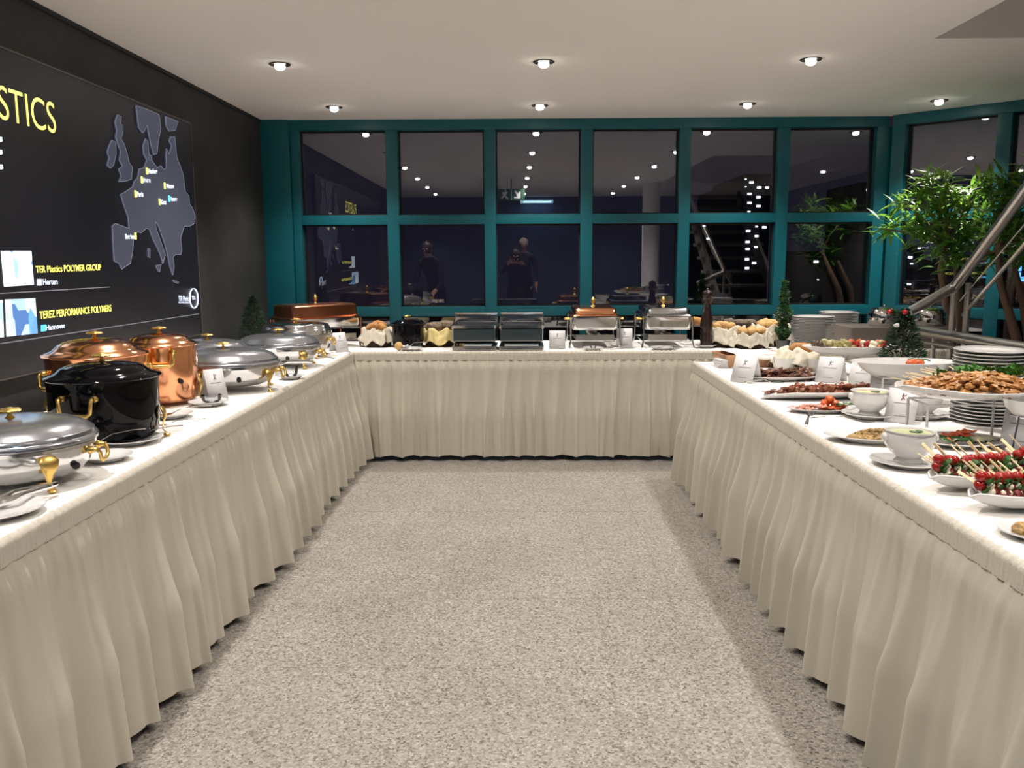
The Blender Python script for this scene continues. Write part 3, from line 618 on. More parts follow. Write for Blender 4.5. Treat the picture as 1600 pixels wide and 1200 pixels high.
def open_chafer(label, X, Y):
    t = thing('open_chafing_dish', label, 'chafing dish', (X, Y, T), 0, 'open square chafers')
    h = 0.155
    stack([(h, 0.16, 0.004), (h, 0.16, 0.028), (h-0.012, 0.148, 0.028), (h-0.012, 0.148, 0.03)], 0.01).build('base', 'steel', t, angle=30)
    stack([(h-0.018, 0.135, 0.05), (h-0.006, 0.155, 0.065), (h-0.004, 0.158, 0.15), (h+0.003, 0.166, 0.155), (h+0.003, 0.166, 0.175), (h-0.012, 0.15, 0.177), (h-0.014, 0.148, 0.14)], 0.018).build('pan', 'steel', t, angle=30)
    MB().box(-h+0.012, h-0.012, -0.163, -0.158, 0.070, 0.150).build('front_panel', 'smoked', t, bevel=0.002)
    for sx in (-1, 1):
        for sy in (-1, 1): MB().lathe([(0, 0.03), (0.012, 0.03), (0.007, 0.036), (0.007, 0.06), (0.011, 0.066), (0, 0.066)], 12, c=(sx*(h-0.025), sy*0.12, 0)).build('foot', 'rubber', t)
    MB().box(-h, h, 0.135, 0.155, 0.177, 0.236).build('raised_lid', 'steel', t, bevel=0.006)
    fr = MB().tube([(-h, 0.158, 0.17), (-h, 0.158, 0.24), (h, 0.158, 0.24), (h, 0.158, 0.17)], 0.005, 8).tube([(-h+0.01, -0.17, 0.168), (-h+0.01, 0.14, 0.236)], 0.003, 6)
    fr.build('lid_frame', 'steel', t)
    return t
c1 = ony(741, 549, 6.0).x; c2 = ony(815, 549, 6.0).x
open_chafer('low square stainless chafer with lid raised, left one of the pair', c1+0.005, 6.06)
open_chafer('low square stainless chafer with lid raised, right one of the pair', c2, 6.06)
p = onz(638, 545)
k = chafer('small round black soup kettle on the table by the windows', ony(638, 545, 6.13).x, 6.13, 0.115, 0.115, 0.012, 0.175, 0.03, 'enamel', 'enamel', legs=(40, 140), handles=(), plug=None, straight=True, legtop=0.05, knob_r=0.022)

# ================================================================== PLATES, SPOONS, CARDS
def oval_profile(s=1.0, d=0.018):
    return [(0, 0.002), (0.58, 0.002), (0.60, 0), (0.64, 0.002), (0.72, d*0.45), (0.97, d), (1.0, d), (0.99, d+0.003), (0.96, d+0.002), (0.72, d*0.45+0.005), (0.60, 0.0065), (0, 0.006)]
def plate(label, X, Y, rx, ry=None, rz=0, z=T, d=0.018, group=None, name='plate', cat='plate'):
    o = MB().lathe(oval_profile(d=d), 40, rx, ry or rx).build(name, 'porcelain', angle=60)
    o.location = (X, Y, z); o.rotation_euler.z = rz; return tag(o, label, cat, group)
def spoon(label, X, Y, z, rz, L=0.2, kind='spoon', tilt=0.0, group=None):
    t = thing('serving_'+kind, label, kind, (X, Y, z), rz, group); t.rotation_euler = (0, -tilt, rz)
    if kind == 'spoon' or kind == 'ladle':
        r = 0.024 if kind == 'spoon' else 0.036; dp = 0.007 if kind == 'spoon' else 0.022
        MB().lathe([(0, 0), (r*0.7, dp*0.35), (r, dp), (r+0.001, dp), (r*0.72, dp*0.35+0.0015), (0, 0.0016)], 20, 1.45 if kind == 'spoon' else 1.0, 1).build('bowl', 'chrome', t)
        hp = [(r*1.3 if kind == 'spoon' else r, 0, dp), (L*0.4, 0, dp+0.012), (L*0.75, 0, dp+0.008), (L, 0, dp)]
    elif kind == 'fork':
        m = MB().box(0.03, 0.05, -0.012, 0.012, 0.002, 0.004)
        for q in range(4): m.box(-0.012, 0.032, -0.012+0.0068*q, -0.0085+0.0068*q, 0.002, 0.004)
        m.build('tines', 'chrome', t); hp = [(0.045, 0, 0.003), (L*0.45, 0, 0.012), (L*0.75, 0, 0.01), (L, 0, 0.003)]
    else:
        for s_ in (-1, 1):
            MB().tube([(L, 0, 0.012), (L*0.8, s_*0.012, 0.014), (L*0.35, s_*0.02, 0.014), (0.03, s_*0.016, 0.006), (0, s_*0.006, 0.003)], [0.006, 0.007, 0.007, 0.011, 0.012], 8, side=(0, 0, 1), flat=1).build('arm', 'chrome', t)
        return t
    MB().tube(hp, [0.004, 0.0035, 0.005, 0.008], 8, side=(0, 1, 0), flat=0.4).build('handle', 'chrome', t)
    return t
def card(px, py, w_, h, label, rz=0.0, lean=14, z=T, redlogo=False):
    P = onz(px, py, z); t = thing('menu_card', label, 'menu card', (P.x, P.y, z), rz)
    rz_ = 0.75 if px < 560 else (-0.72 if px > 1100 else rz); t.rotation_euler.z = rz_
    if abs(rz_) > 0.5: lean = 22; w_ *= 1.22; h *= 1.04
    a = math.radians(lean)
    def pan(y0, sgn):
        return lambda u, v: (-w_/2+w_*u, y0+sgn*v*h*math.sin(a), 0.001+v*h*math.cos(a))
    fp = MB().grid(pan(0, 1), 2, 2).build('front_panel', 'paper', t, solid=0.0012, fix=False)
    MB().grid(pan(2*h*math.sin(a), -1), 2, 2).build('back_panel', 'paper', t, solid=0.0012, fix=False)
    def q(u, v, d=0.0016): return (-w_/2+w_*u, v*h*math.sin(a)-d*math.cos(a), 0.001+v*h*math.cos(a)+d*math.sin(a))
    for u0, u1, v in ((0.22, 0.78, 0.56), (0.30, 0.70, 0.18)): MB().add([q(u0, v), q(u1, v), q(u1, v+0.018), q(u0, v+0.018)], [(0, 1, 2, 3)]).build('print_line', 'ink', fp, fix=False)
    em = MB()
    for (u, v), (u2, v2) in (((0.44, 0.66), (0.50, 0.74)), ((0.50, 0.74), (0.46, 0.80)), ((0.50, 0.74), (0.56, 0.68)), ((0.46, 0.80), (0.56, 0.79)), ((0.56, 0.79), (0.60, 0.83))):
        em.tube([q(u, v), q(u2, v2)], 0.0018, 4)
    em.ell(q(0.5, 0.84), 0.003, 6, 4).build('emblem', 'red_ink' if redlogo else 'ink', fp)
    return t
card(343, 627, 0.072, 0.145, 'narrow white menu card leaning beside the tall copper soup chafer', math.radians(18), 16)
card(427, 588, 0.085, 0.150, 'white menu card in front of the bright-lidded oval chafing dish', math.radians(22), 16)
card(536, 550, 0.080, 0.135, 'white menu card beside the deep flat-lidded chafing dish in the left corner', math.radians(14), 12)
card(871, 545, 0.112, 0.128, 'white menu card right of the pair of square open chafers', 0.03, 10)
card(976, 544, 0.110, 0.138, 'white menu card between the copper-lidded and the all-stainless small chafers', -0.02, 10)
card(1158, 598, 0.100, 0.135, 'white menu card at the far end of the right table by the first skewer platter', -0.25, 16)
card(1292, 598, 0.105, 0.130, 'white menu card behind the dark grilled skewers', -0.22, 16)
card(1343, 605, 0.100, 0.118, 'white menu card below the antipasti platter', -0.25, 16)
card(1376, 631, 0.095, 0.150, 'white menu card behind the yellow sauce tureen', -0.3, 20)
card(1404, 661, 0.092, 0.130, 'white menu card with reddish emblem under the golden skewer platter', -0.3, 20, redlogo=True)
card(1588, 704, 0.085, 0.150, 'white menu card at the right picture edge below a small bowl', -0.3, 18)

SG = 'saucers on the left table'
def at(px, py): P = onz(px, py); return P.x, P.y
for px, py, r, lab in ((-8, 805, 0.115, 'white plate with tongs cut off by the left picture edge'), (166, 719, 0.080, 'white plate with a ladle beside the nearest chafing dish'),
                   (203, 692, 0.105, 'white plate with spoon under the edge of the black soup chafer'), (268, 652, 0.085, 'white plate with a spoon in front of the copper soup chafer'), (326, 633, 0.085, 'white plate carrying a small glass bowl')):
    x, y = at(px, py); plate(lab, x, y, r, group=SG)
x, y = at(8, 800); spoon('metal serving tongs lying on the plate at the left picture edge', x-0.02, y, T+0.02, 1.15, 0.17, 'tongs')
x, y = at(140, 712); spoon('steel ladle resting between the nearest chafing dish and its plate', x, y+0.01, T+0.017, 1.0, 0.2, 'ladle', 0.08)
x, y = at(205, 694); spoon('dark steel spoon on the plate before the black soup chafer', x, y, T+0.014, 0.95, 0.2, 'spoon', 0.06)
x, y = at(243, 676); spoon('thin steel fork leaning near the brass foot of the black soup chafer', x, y-0.01, T+0.022, 0.85, 0.2, 'fork', 0.0)
x, y = at(258, 656); spoon('steel spoon on the plate before the tall copper chafer', x, y, T+0.014, 0.75, 0.19, 'spoon', 0.08)
def gbowl(label, X, Y, z, r=0.045, h=0.035):
    o = MB().lathe([(0, 0), (r*0.6, 0), (r*0.9, h*0.4), (r, h), (r*0.95, h), (r*0.84, h*0.42), (r*0.5, 0.004), (0, 0.004)], 24).build('glass_bowl', 'clear'); o.location = (X, Y, z); return tag(o, label, 'bowl')
x, y = at(331, 632); gbowl('small clear glass bowl on a white plate by the leaning menu card', x, y, T+0.008)
x, y = at(455, 592); plate('small white plate before the oval chafing dish with the bright lid', x, y, 0.07, group=SG); gbowl('small clear glass bowl beside the bright-lidded oval chafing dish', x, y, T+0.008, 0.04, 0.06)
x, y = at(433, 584); spoon('steel tongs lying across the table before the bright-lidded dish', x, y, T+0.055, 0.0, 0.2, 'tongs')
x, y = at(474, 566); spoon('steel spoon lying beside the oval dish, nearer the corner', x, y, T+0.006, 0.5, 0.2, 'spoon')
x, y = at(508, 556); spoon('steel spoon beside the menu card in the left corner', x, y, T+0.006, 0.6, 0.18, 'spoon')
# back table small pieces
x, y = at(641, 549); y = 5.925; plate('white plate with ladle in front of the small black soup kettle', x, y, 0.085, group='saucers on the back table'); spoon('steel ladle lying on the plate before the small black kettle', x-0.03, y, T+0.014, 0.5, 0.15, 'ladle', 0.1)
bpn = MB().ell((0, 0, 0.03), (0.028, 0.028, 0.03), 12, 8, lump=0.1).build('bread_roll', 'roll'); bpn.location = (x-0.085, y, T+0.002); tag(bpn, 'pale bread roll leaning against the small black kettle', 'bread')
x, y = at(926, 546); y = 5.92; plate('white saucer with a small glass dish before the copper-lidded chafer', x, y, 0.07, group='saucers on the back table'); gbowl('tiny glass dish on the saucer before the copper-lidded chafer', x, y, T+0.008, 0.022, 0.03)
x, y = at(1032, 545.5); y = 5.925; plate('white saucer before the all-stainless chafer', x, y, 0.08, group='saucers on the back table'); spoon('steel spoon on the saucer before the all-stainless chafer', x-0.03, y, T+0.012, 0.1, 0.16, 'spoon')
x, y = at(948, 546); spoon('steel tongs beside the saucer of the copper-lidded chafer', x, y, T+0.003, 0.35, 0.15, 'tongs')
x, y = at(1075, 547); spoon('steel spoon lying left of the pepper mill', x-0.1, y, T+0.003, 0.1, 0.17, 'spoon')
pm = thing('pepper_mill', 'tall dark turned wooden pepper mill on a saucer', 'pepper mill', (*at(1103, 543), T+0.009))
MB().lathe([(0, 0), (0.042, 0), (0.045, 0.01), (0.040, 0.03), (0.044, 0.045), (0.037, 0.06), (0.043, 0.075), (0.036, 0.09), (0.042, 0.11), (0.045, 0.15), (0.042, 0.19), (0.030, 0.25), (0.026, 0.30), (0.033, 0.315), (0, 0.315)], 28).build('body', 'dark_wood', pm, angle=50)
hd = MB().lathe([(0, 0.316), (0.034, 0.318), (0.040, 0.335), (0.030, 0.345), (0.037, 0.358), (0.038, 0.375), (0.026, 0.392), (0, 0.397)], 28).build('head', 'dark_wood', pm, angle=50)
MB().ell((0, 0, 0.402), 0.008, 10, 6).build('screw_knob', 'chrome', hd)
x, y = at(1103, 543); plate('white saucer under the pepper mill', x, y, 0.075, group='saucers on the back table')

# ================================================================== BREAD BASKETS
def basket(label, X, Y, rx, ry, h, rz=0, m='napkin', z=T, seed=0, flare=1.2):
    t = thing('bread_basket', label, 'basket', (X, Y, z), rz)
    MB().lathe([(0, 0), (0.80, 0), (0.86, h*0.5), (0.92, h*0.92), (0.88, h*0.92), (0.82, h*0.5), (0.74, 0.01), (0, 0.01)], 28, rx, ry).build('wicker_bowl', 'wicker', t)
    def f(u, v):
        a = 2*PI*u; q = v
        r = (0.30+0.62*min(1, q*2.2)) if q < 0.45 else 0.92+(flare-0.92)*(q-0.45)/0.55
        zz = h*0.25+h*0.85*min(1, q/0.5) if q < 0.5 else h*1.10-h*(0.85)*((q-0.5)/0.5)**1.3
        k = 0.07*math.sin(9*a+seed)*q+0.05*math.sin(17*a+seed*2)*q+0.10*abs(math.cos(2*a))*max(0, q-0.5)
        zz += h*0.14*math.sin(7*a+seed*1.3)*min(1, q*1.5)
        cr = noise.noise(Vector((math.cos(a)*4, math.sin(a)*4, q*5+seed))); k += 0.10*cr*q+0.05*noise.noise(Vector((math.cos(a)*11, math.sin(a)*11, q*9+seed))); zz += h*0.18*cr*q
        return ((r+k)*rx*math.cos(a), (r+k)*ry*math.sin(a), max(0.004, zz))
    MB().grid(f, 150, 22, closed=True).build('cloth_lining', m, t, angle=180, solid=0.002, fix=False)
    return t
def lumpbread(name, m, r, lump=0.12, seed=1): return MB().ell((0, 0, 0), r, 14, 9, lump=lump, seed=seed).build(name, m)
def croissant():
    pts = [(0.05*math.cos(a), 0.05*math.sin(a)-0.03, 0) for a in [PI*(0.05+0.9*i/10) for i in range(11)]]
    r = [0.006, 0.013, 0.018, 0.023, 0.026, 0.028, 0.026, 0.023, 0.018, 0.013, 0.006]; r = [q*(1.08 if i % 2 else 0.94) for i, q in enumerate(r)]
    return MB().tube(pts, r, 12).build('croissant', 'bread')
cp = Repeat(tag(croissant(), 'x', 'croissant'))
bx, by = ony(592, 540, 6.25).x, 6.25
basket('bread basket with cream cloth holding croissants, left of the small black kettle', bx, by, 0.115, 0.10, 0.115, seed=1)
for k, (dx, dy, dz, a) in enumerate(((-0.03, -0.03, 0.15, 0.3), (0.045, -0.02, 0.15, 1.9), (0.0, 0.03, 0.165, 3.0))): cp((bx+dx, by+dy, T+dz-0.01), (0.3, 0, a), 'golden croissant in the cream-lined basket left of the small black kettle', 'croissants in the basket')
yb = (ony(687, 540, 6.25).x, 6.27)
basket('bread basket with yellow cloth between black kettle and square chafers', yb[0], yb[1], 0.13, 0.11, 0.115, m='yellow_napkin', seed=2, flare=1.3)
RB = Repeat(tag(lumpbread('seeded_loaf', 'seed_bread', (0.075, 0.045, 0.035), 0.25, 3), 'x', 'bread'))
for k, (dx, dy, dz, a) in enumerate(((-0.04, 0, 0.14, 0.3), (0.05, 0.02, 0.15, 2.4))): RB((yb[0]+dx, yb[1]+dy, T+dz), (0, 0, a), 'dark seeded bread in the yellow-lined basket', 'seeded breads')
# right of the pepper mill
R1 = Repeat(tag(lumpbread('bread_roll', 'roll', (0.036, 0.034, 0.026), 0.12, 5), 'x', 'bread roll'))
b3 = (ony(1132, 540, 6.15).x, 6.15); b4 = (ony(1158, 548, 5.98).x+0.02, 5.99); b5 = (ony(1205, 540, 6.22).x, 6.24)
basket('bread basket with white cloth right behind the pepper mill', b3[0], b3[1], 0.135, 0.11, 0.125, seed=3)
basket('front bread basket with white cloth and pale rolls', b4[0]+0.05, b4[1], 0.12, 0.085, 0.10, seed=4)
basket('bread basket with white cloth and rolls, beside the small ivy tree', b5[0], b5[1], 0.135, 0.12, 0.13, seed=5, flare=1.25)
for (bx_, by_, n, zz, lab) in ((b3[0], b3[1], 4, 0.155, 'pale bread roll in the basket behind the pepper mill'), (b4[0]+0.05, b4[1], 6, 0.125, 'pale bread roll in the front white-lined basket'), (b5[0], b5[1], 8, 0.155, 'pale bread roll in the basket beside the ivy tree')):
    for i in range(n):
        a = 2*PI*i/n*1.0+0.4; rr = 0.055 if i else 0
        R1((bx_+rr*1.3*math.cos(a), by_+rr*math.sin(a), T+zz+rnd.uniform(-0.008, 0.01)), (rnd.uniform(-.3, .3), rnd.uniform(-.3, .3), rnd.uniform(0, 6)), lab, 'pale rolls in the baskets', rnd.uniform(0.9, 1.1))
for k, (px, py) in enumerate(((1118, 508), (1140, 504), (1155, 506), (1168, 506))):
    p = ony(px, py, 6.42); RB((p.x, p.y, p.z), (0.2, 0.1, k*1.1), 'dark seeded bread heaped behind the white-lined baskets', 'seeded breads')
ba = thing('bread_crate', 'low dark wicker tray holding seeded breads behind the baskets', 'tray', (ony(1145, 520, 6.42).x, 6.42, T))
stack([(0.2, 0.08, 0), (0.21, 0.09, 0.15), (0.2, 0.08, 0.15), (0.19, 0.07, 0.02)], 0.02).build('tray_body', 'wicker', ba)
bg = MB().tube([(0, 0, 0), (0.04, 0, 0.005), (0.2, 0, 0.01), (0.25, 0, 0.0)], [0.012, 0.03, 0.03, 0.012], 12).build('baguette', 'bread'); p = ony(1085, 505, 6.35); bg.location = (p.x-0.03, 6.35, T+0.18); bg.rotation_euler = (0, 0.35, 0.2)
tag(bg, 'baguette sticking out behind the pepper mill', 'bread')

# ================================================================== PLATE STACKS
def plate_proto(r): return tag(MB().lathe([(0, 0.001), (0.6*r, 0.001), (0.62*r, 0), (0.66*r, 0.001), (0.72*r, 0.005), (0.99*r, 0.013), (1.0*r, 0.0155), (0.985*r, 0.0165), (0.72*r, 0.009), (0.6*r, 0.005), (0, 0.005)], 40).build('dinner_plate', 'porcelain', angle=60), 'x', 'plate')
def pile(X, Y, r, n, step, lab, top, grp, z=T):
    R = Repeat(plate_proto(r))
    for i in range(n):
        R((X+rnd.uniform(-1, 1)*0.0022, Y+rnd.uniform(-1, 1)*0.0022, z+i*step), (0, 0, rnd.uniform(0, 6)), top if i == n-1 else lab.replace('plate in', 'plate second from the top of').replace('saucer stacked', 'saucer second from the top, stacked') if i == n-2 else lab.replace('plate in', 'bottom plate of').replace('saucer stacked', 'saucer at the bottom, stacked') if i == 0 else lab, grp)
px_ = ony(1269, 550, 5.9).x
pile(px_, 5.92, 0.142, 22, 0.0102, 'white dinner plate in the tall stack beside the ivy tree', 'top white dinner plate of the tall stack right of the ivy tree', 'stacked plates by the ivy tree')
pile(ony(1308, 530, 6.45).x, 6.44, 0.142, 21, 0.0105, 'white dinner plate in the rear stack, behind the tall one', 'top white plate of the rear stack, behind the tall one', 'stacked plates at the back')
pile(ony(1220, 530, 6.5).x, 6.52, 0.055, 14, 0.014, 'small white saucer stacked left of the ivy tree', 'top small white saucer of the stack left of the ivy tree', 'stacked saucers')
pile(1.765, 3.27, 0.130, 21, 0.0132, 'white plate in the stack behind the golden skewer platter', 'top white plate of the stack behind the golden skewer platter', 'stacked plates on the right table')

# ================================================================== GREENERY
def shrub(name, label, cat, X, Y, z, h, r, m, n, seed, leaf=(0.018, 0.008), pot=0.05, conifer=True, potm='pot'):
    t = thing(name, label, cat, (X, Y, z)); rr = random.Random(seed); ph = 0.06 if pot else 0
    if pot: MB().lathe([(0, 0), (pot*0.75, 0), (pot, ph), (pot*0.93, ph), (pot*0.9, ph-0.01), (0, ph-0.01)], 20).build('pot', potm, t)
    MB().tube([(0, 0, ph-0.012), (0.004, 0.003, h*0.55), (0, 0, h*0.97)], [0.008, 0.006, 0.002], 6).build('stem', 'bark', t)
    m_ = MB()
    for i in range(n):
        q = rr.random()**1.15; zz = ph+0.01+(h-ph)*q
        rad = r*((1-q)**0.8+0.07)*(rr.random()**0.45) if conifer else r*(0.45+0.55*math.sin(PI*min(1, q*1.15+0.1)))*(0.7+0.3*math.sin(q*19+seed))*rr.random()**0.4
        a = rr.uniform(0, 2*PI); c = Vector((rad*math.cos(a), rad*math.sin(a), zz+rr.uniform(-0.01, 0.01)))
        d = Vector((math.cos(a), math.sin(a), rr.uniform(-0.5, 0.9))).normalized(); s = d.cross(Vector((rr.uniform(-1, 1), rr.uniform(-1, 1), 1))).normalized()
        L, W = leaf[0]*rr.uniform(0.7, 1.3), leaf[1]
        m_.add([c-d*L*0.3, c+s*W, c+d*L, c-s*W, c+d*L*0.35+d.cross(s)*W*0.5], [(0, 1, 4), (1, 2, 4), (2, 3, 4), (3, 0, 4)])
    tag(m_.build('foliage', m, t, fix=False, angle=20), kind='stuff'); return t
shrub('small_fir', 'small dark fir tree in the shadowed left corner by the teal panel', 'tree', -1.975, 6.18, T, 0.36, 0.115, 'conifer', 1500, 4, (0.02, 0.004))
ix = ony(1240, 540, 6.0)
shrub('ivy_tree', 'small green ivy tree trained upright, left of the plate stacks', 'plant', ony(1241, 545, 5.75).x-0.01, 5.98, T, 0.46, 0.062, 'ivy', 900, 6, (0.016, 0.012), conifer=False)
fx = ony(1412, 560, 4.3)
shrub('small_christmas_tree', 'small dark fir with red baubles behind the white platter', 'tree', 1.86, 4.25, T, 0.36, 0.125, 'conifer', 2200, 9, (0.022, 0.004), pot=0.045)
bb = tag(MB().ell((0, 0, 0), 0.013, 12, 8).build('bauble', 'bauble'), 'x', 'bauble'); RBb = Repeat(bb)
for px, py, lab in ((1390, 487, 'red bauble on the left top of the small fir'), (1414, 488, 'red bauble on the right top of the small fir')):
    p = ony(px, py, 4.2); RBb(p, (0, 0, 0), lab, 'baubles on the small fir')
wf = tag(MB().ell((0, 0, 0), (0.014, 0.014, 0.010), 8, 5, lump=0.4).build('white_flower', 'porcelain'), 'small white blossom in the small fir', 'flower'); wf.location = ony(1401, 508, 4.14)

# tall long-leaved trees
def leaf_mesh(L, W, droop, m, name='leaf'):
    def f(u, v):
        x = L*u; w_ = W*math.sin(PI*min(1, u*0.93+0.05))**0.8*(1-u*0.3); y = (v-0.5)*2*w_
        z = -droop*L*u*u+0.25*abs(y)
        return (x, y, z)
    o = MB().grid(f, 6, 3).build(name, m, angle=180, fix=False); return o
protos = [leaf_mesh(0.15, 0.015, 0.35, 'leaf_a'), leaf_mesh(0.14, 0.014, 0.6, 'leaf_a'), leaf_mesh(0.13, 0.015, 0.15, 'leaf_a'), leaf_mesh(0.15, 0.014, 0.5, 'leaf_a')]
def big_tree(label, X, Y, clusters, seed, nobj, trunk):
    t = thing('long_leaved_tree', label, 'tree', (X, Y, 0)); rr = random.Random(seed)
    MB().lathe([(0, 0), (0.15, 0), (0.2, 0.38), (0.185, 0.38), (0.175, 0.33), (0, 0.33)], 28).build('pot', 'pot', t)
    MB().lathe([(0, 0.345), (0.176, 0.34), (0.176, 0.335)], 24).build('soil', 'soil', t)
    for tr_ in trunk: MB().tube([(p[0]-X, p[1]-Y, p[2]) for p in tr_], [0.036-0.02*i/(len(tr_)-1) for i in range(len(tr_))], 10).build('trunk', 'bark', t)
    base = Vector(trunk[0][-1]) if trunk else Vector((X, Y, 1.4))
    br = MB(); rest = MB(); total = 0
    for (cx, cy, cz, n) in clusters:
        c = Vector((cx, cy, cz)); br.tube([base-Vector((X, Y, 0)), (base+c)/2-Vector((X, Y, -0.03)), c-Vector((X, Y, 0))], [0.012, 0.008, 0.005], 6)
        for i in range(int(n*1.7)):
            a = rr.uniform(0, 2*PI); el = rr.uniform(-0.35, 1.25); sc = rr.uniform(0.6, 1.15)
            off = Vector((rr.gauss(0, 0.028), rr.gauss(0, 0.028), rr.gauss(0, 0.04)))
            mt = Matrix.Translation(c+off-Vector((X, Y, 0))) @ Matrix.Rotation(a, 4, 'Z') @ Matrix.Rotation(-el, 4, 'Y') @ Matrix.Rotation(rr.uniform(-0.6, 0.6), 4, 'X') @ Matrix.Scale(sc, 4)
            pr = protos[rr.randrange(4)]
            if total < nobj and rr.random() < 0.55:
                o = pr.copy(); C.objects.link(o); o.parent = t; o.matrix_local = mt; total += 1
            else: rest.add([v.co for v in pr.data.vertices], [tuple(p.vertices) for p in pr.data.polygons], mt)
    br.build('branches', 'bark', t); tag(rest.build('foliage', 'leaf_b', t, fix=False, angle=180), kind='stuff')
    return t
cl1 = [(*ony(px, py, Yd), n) for px, py, Yd, n in ((1452, 285, 6.1, 22), (1478, 292, 6.0, 22), (1440, 310, 6.15, 22), (1412, 315, 6.3, 16), (1465, 320, 5.9, 26), (1490, 312, 6.1, 24), (1505, 335, 6.0, 26), (1478, 345, 5.85, 26), (1442, 345, 6.1, 22), (1425, 355, 6.3, 16), (1396, 352, 6.4, 13), (1380, 358, 6.45, 9), (1445, 375, 6.05, 20), (1475, 380, 5.95, 22), (1505, 372, 6.0, 24), (1430, 372, 6.2, 12), (1495, 400, 6.05, 16), (1480, 410, 6.0, 12), (1525, 300, 6.2, 22), (1530, 350, 6.1, 20), (1460, 400, 6.1, 10))]
cl2 = [(*ony(px, py, Yd), n) for px, py, Yd, n in ((1545, 290, 5.9, 26), (1570, 285, 5.7, 26), (1595, 300, 5.6, 26), (1560, 320, 5.7, 26), (1590, 340, 5.6, 26), (1540, 365, 5.8, 22), (1570, 370, 5.6, 24), (1600, 380, 5.5, 24), (1550, 400, 5.8, 18), (1520, 420, 5.9, 12), (1590, 410, 5.5, 18), (1630, 300, 5.5, 24), (1640, 350, 5.4, 24), (1610, 270, 5.7, 20), (1660, 400, 5.4, 20))]
t1 = [(3.18, 6.30, 0.34), tuple(ony(1478, 470, 6.28)), tuple(ony(1470, 420, 6.2)), tuple(ony(1476, 385, 6.1))]
t1b = [(3.22, 6.32, 0.34), tuple(ony(1500, 470, 6.3)), tuple(ony(1492, 410, 6.2))]
t2 = [(3.42, 5.72, 0.34), tuple(ony(1580, 500, 5.75)), tuple(ony(1562, 440, 5.75)), tuple(ony(1560, 390, 5.7))]
t2b = [(3.45, 5.75, 0.34), tuple(ony(1600, 480, 5.75)), tuple(ony(1586, 420, 5.7))]
big_tree('tall indoor tree with long narrow leaves lit from above in front of the corner post', 3.2, 6.31, cl1, 1, 200, [t1, t1b])
big_tree('darker long-leaved indoor tree at the right picture edge behind the handrail', 3.43, 5.74, cl2, 2, 90, [t2, t2b])
for p in protos: bpy.data.objects.remove(p)

# ================================================================== RIGHT TABLE: BOWLS AND PLATTERS
def tureen(label, X, Y, r, h, sauce, saucelab, sr=None, z=T, handles=True, seed=0):
    t = thing('tureen', label, 'tureen', (X, Y, z+0.012))
    MB().lathe([(0, 0), (0.55*r, 0), (0.58*r, h*0.04), (0.5*r, h*0.10), (0.48*r, h*0.16), (0.72*r, h*0.30), (0.95*r, h*0.52), (1.0*r, h*0.70), (0.97*r, h*0.86), (0.92*r, h*0.93), (1.0*r, h), (0.95*r, h), (0.87*r, h*0.93), (0.9*r, h*0.7), (0.6*r, h*0.3), (0, h*0.25)], 36).build('bowl', 'porcelain', t, angle=60)
    if handles:
        for s_ in (-1, 1): MB().ell((s_*r*1.0, 0, h*0.78), (0.012, 0.018, 0.014), 12, 8).build('lion_handle', 'porcelain', t)
    s = MB().lathe([(0, 0.002), (0.6*r, 0.0015), (0.88*r, 0), (0.88*r, -0.004), (0, -0.004)], 32, wob=lambda a, q, zz: (q, zz+0.0008*math.sin(3*a))).build('sauce', sauce)
    s.location = (X, Y, z+0.012+h*0.90); tag(s, saucelab, 'sauce', kind='stuff')
    g = MB()
    for i in range(7): a = rnd.uniform(0, 6); g.ell((0.012*math.cos(a)+0.018, 0.010*math.sin(a), 0.004), (0.009, 0.006, 0.002), 6, 4, lump=0.4, seed=i)
    gg = g.build('herb_garnish', 'basil'); gg.location = (X, Y, z+0.012+h*0.91); tag(gg, 'chopped herbs on the '+saucelab, 'garnish', kind='stuff')
    if sr: plate('white saucer under the '+label, X, Y, sr, name='saucer', cat='saucer')
tureen('white lion-handle tureen of green sauce, nearest on the right table', 1.162, 2.57, 0.074, 0.098, 'green_sauce', 'pale green sauce in the nearest tureen', 0.112)
x_, y_ = at(1358, 652)
tureen('white tureen of yellow sauce beside the salmon plate', x_, y_, 0.074, 0.096, 'yellow_sauce', 'yellow sauce in the tureen beside the salmon plate', 0.105)
x_, y_ = at(1443, 652)
tureen('white tureen half hidden under the golden skewer platter', x_, y_, 0.065, 0.09, 'green_sauce', 'sauce in the half hidden tureen', 0.10)
def bowl(label, X, Y, r, h, fill, flab, z=T):
    o = MB().lathe([(0, 0), (0.6*r, 0), (0.62*r, 0.004), (0.9*r, h*0.5), (r, h), (0.95*r, h), (0.85*r, h*0.5), (0.5*r, 0.008), (0, 0.008)], 32).build('bowl', 'porcelain', angle=60)
    o.location = (X, Y, z); tag(o, label, 'bowl')
    if fill:
        s = MB().lathe([(0, 0.010), (0.4*r, 0.006), (0.86*r, 0), (0.86*r, -0.01), (0, -0.01)], 24, wob=lambda a, q, zz: (q, zz+0.003*math.sin(5*a+q*90))).build('dip', fill); s.location = (X, Y, z+h*0.78); tag(s, flab, 'dip', kind='stuff')
x_, y_ = at(1226, 578); bowl('white bowl of green dip, left one of the two', x_, y_, 0.066, 0.072, 'green_dip', 'green dip in the left bowl with dark garnish')
x_, y_ = at(1280, 580); bowl('white bowl of green dip, right one, before the cloth-lined bread basket', x_, y_, 0.072, 0.072, 'green_dip', 'green dip in the right bowl with dark garnish')
bowl('small white bowl raised at the right picture edge', ony(1606, 648, 2.75).x, 2.75, 0.075, 0.05, None, '', z=ony(1606, 648, 2.75).z+0.0)
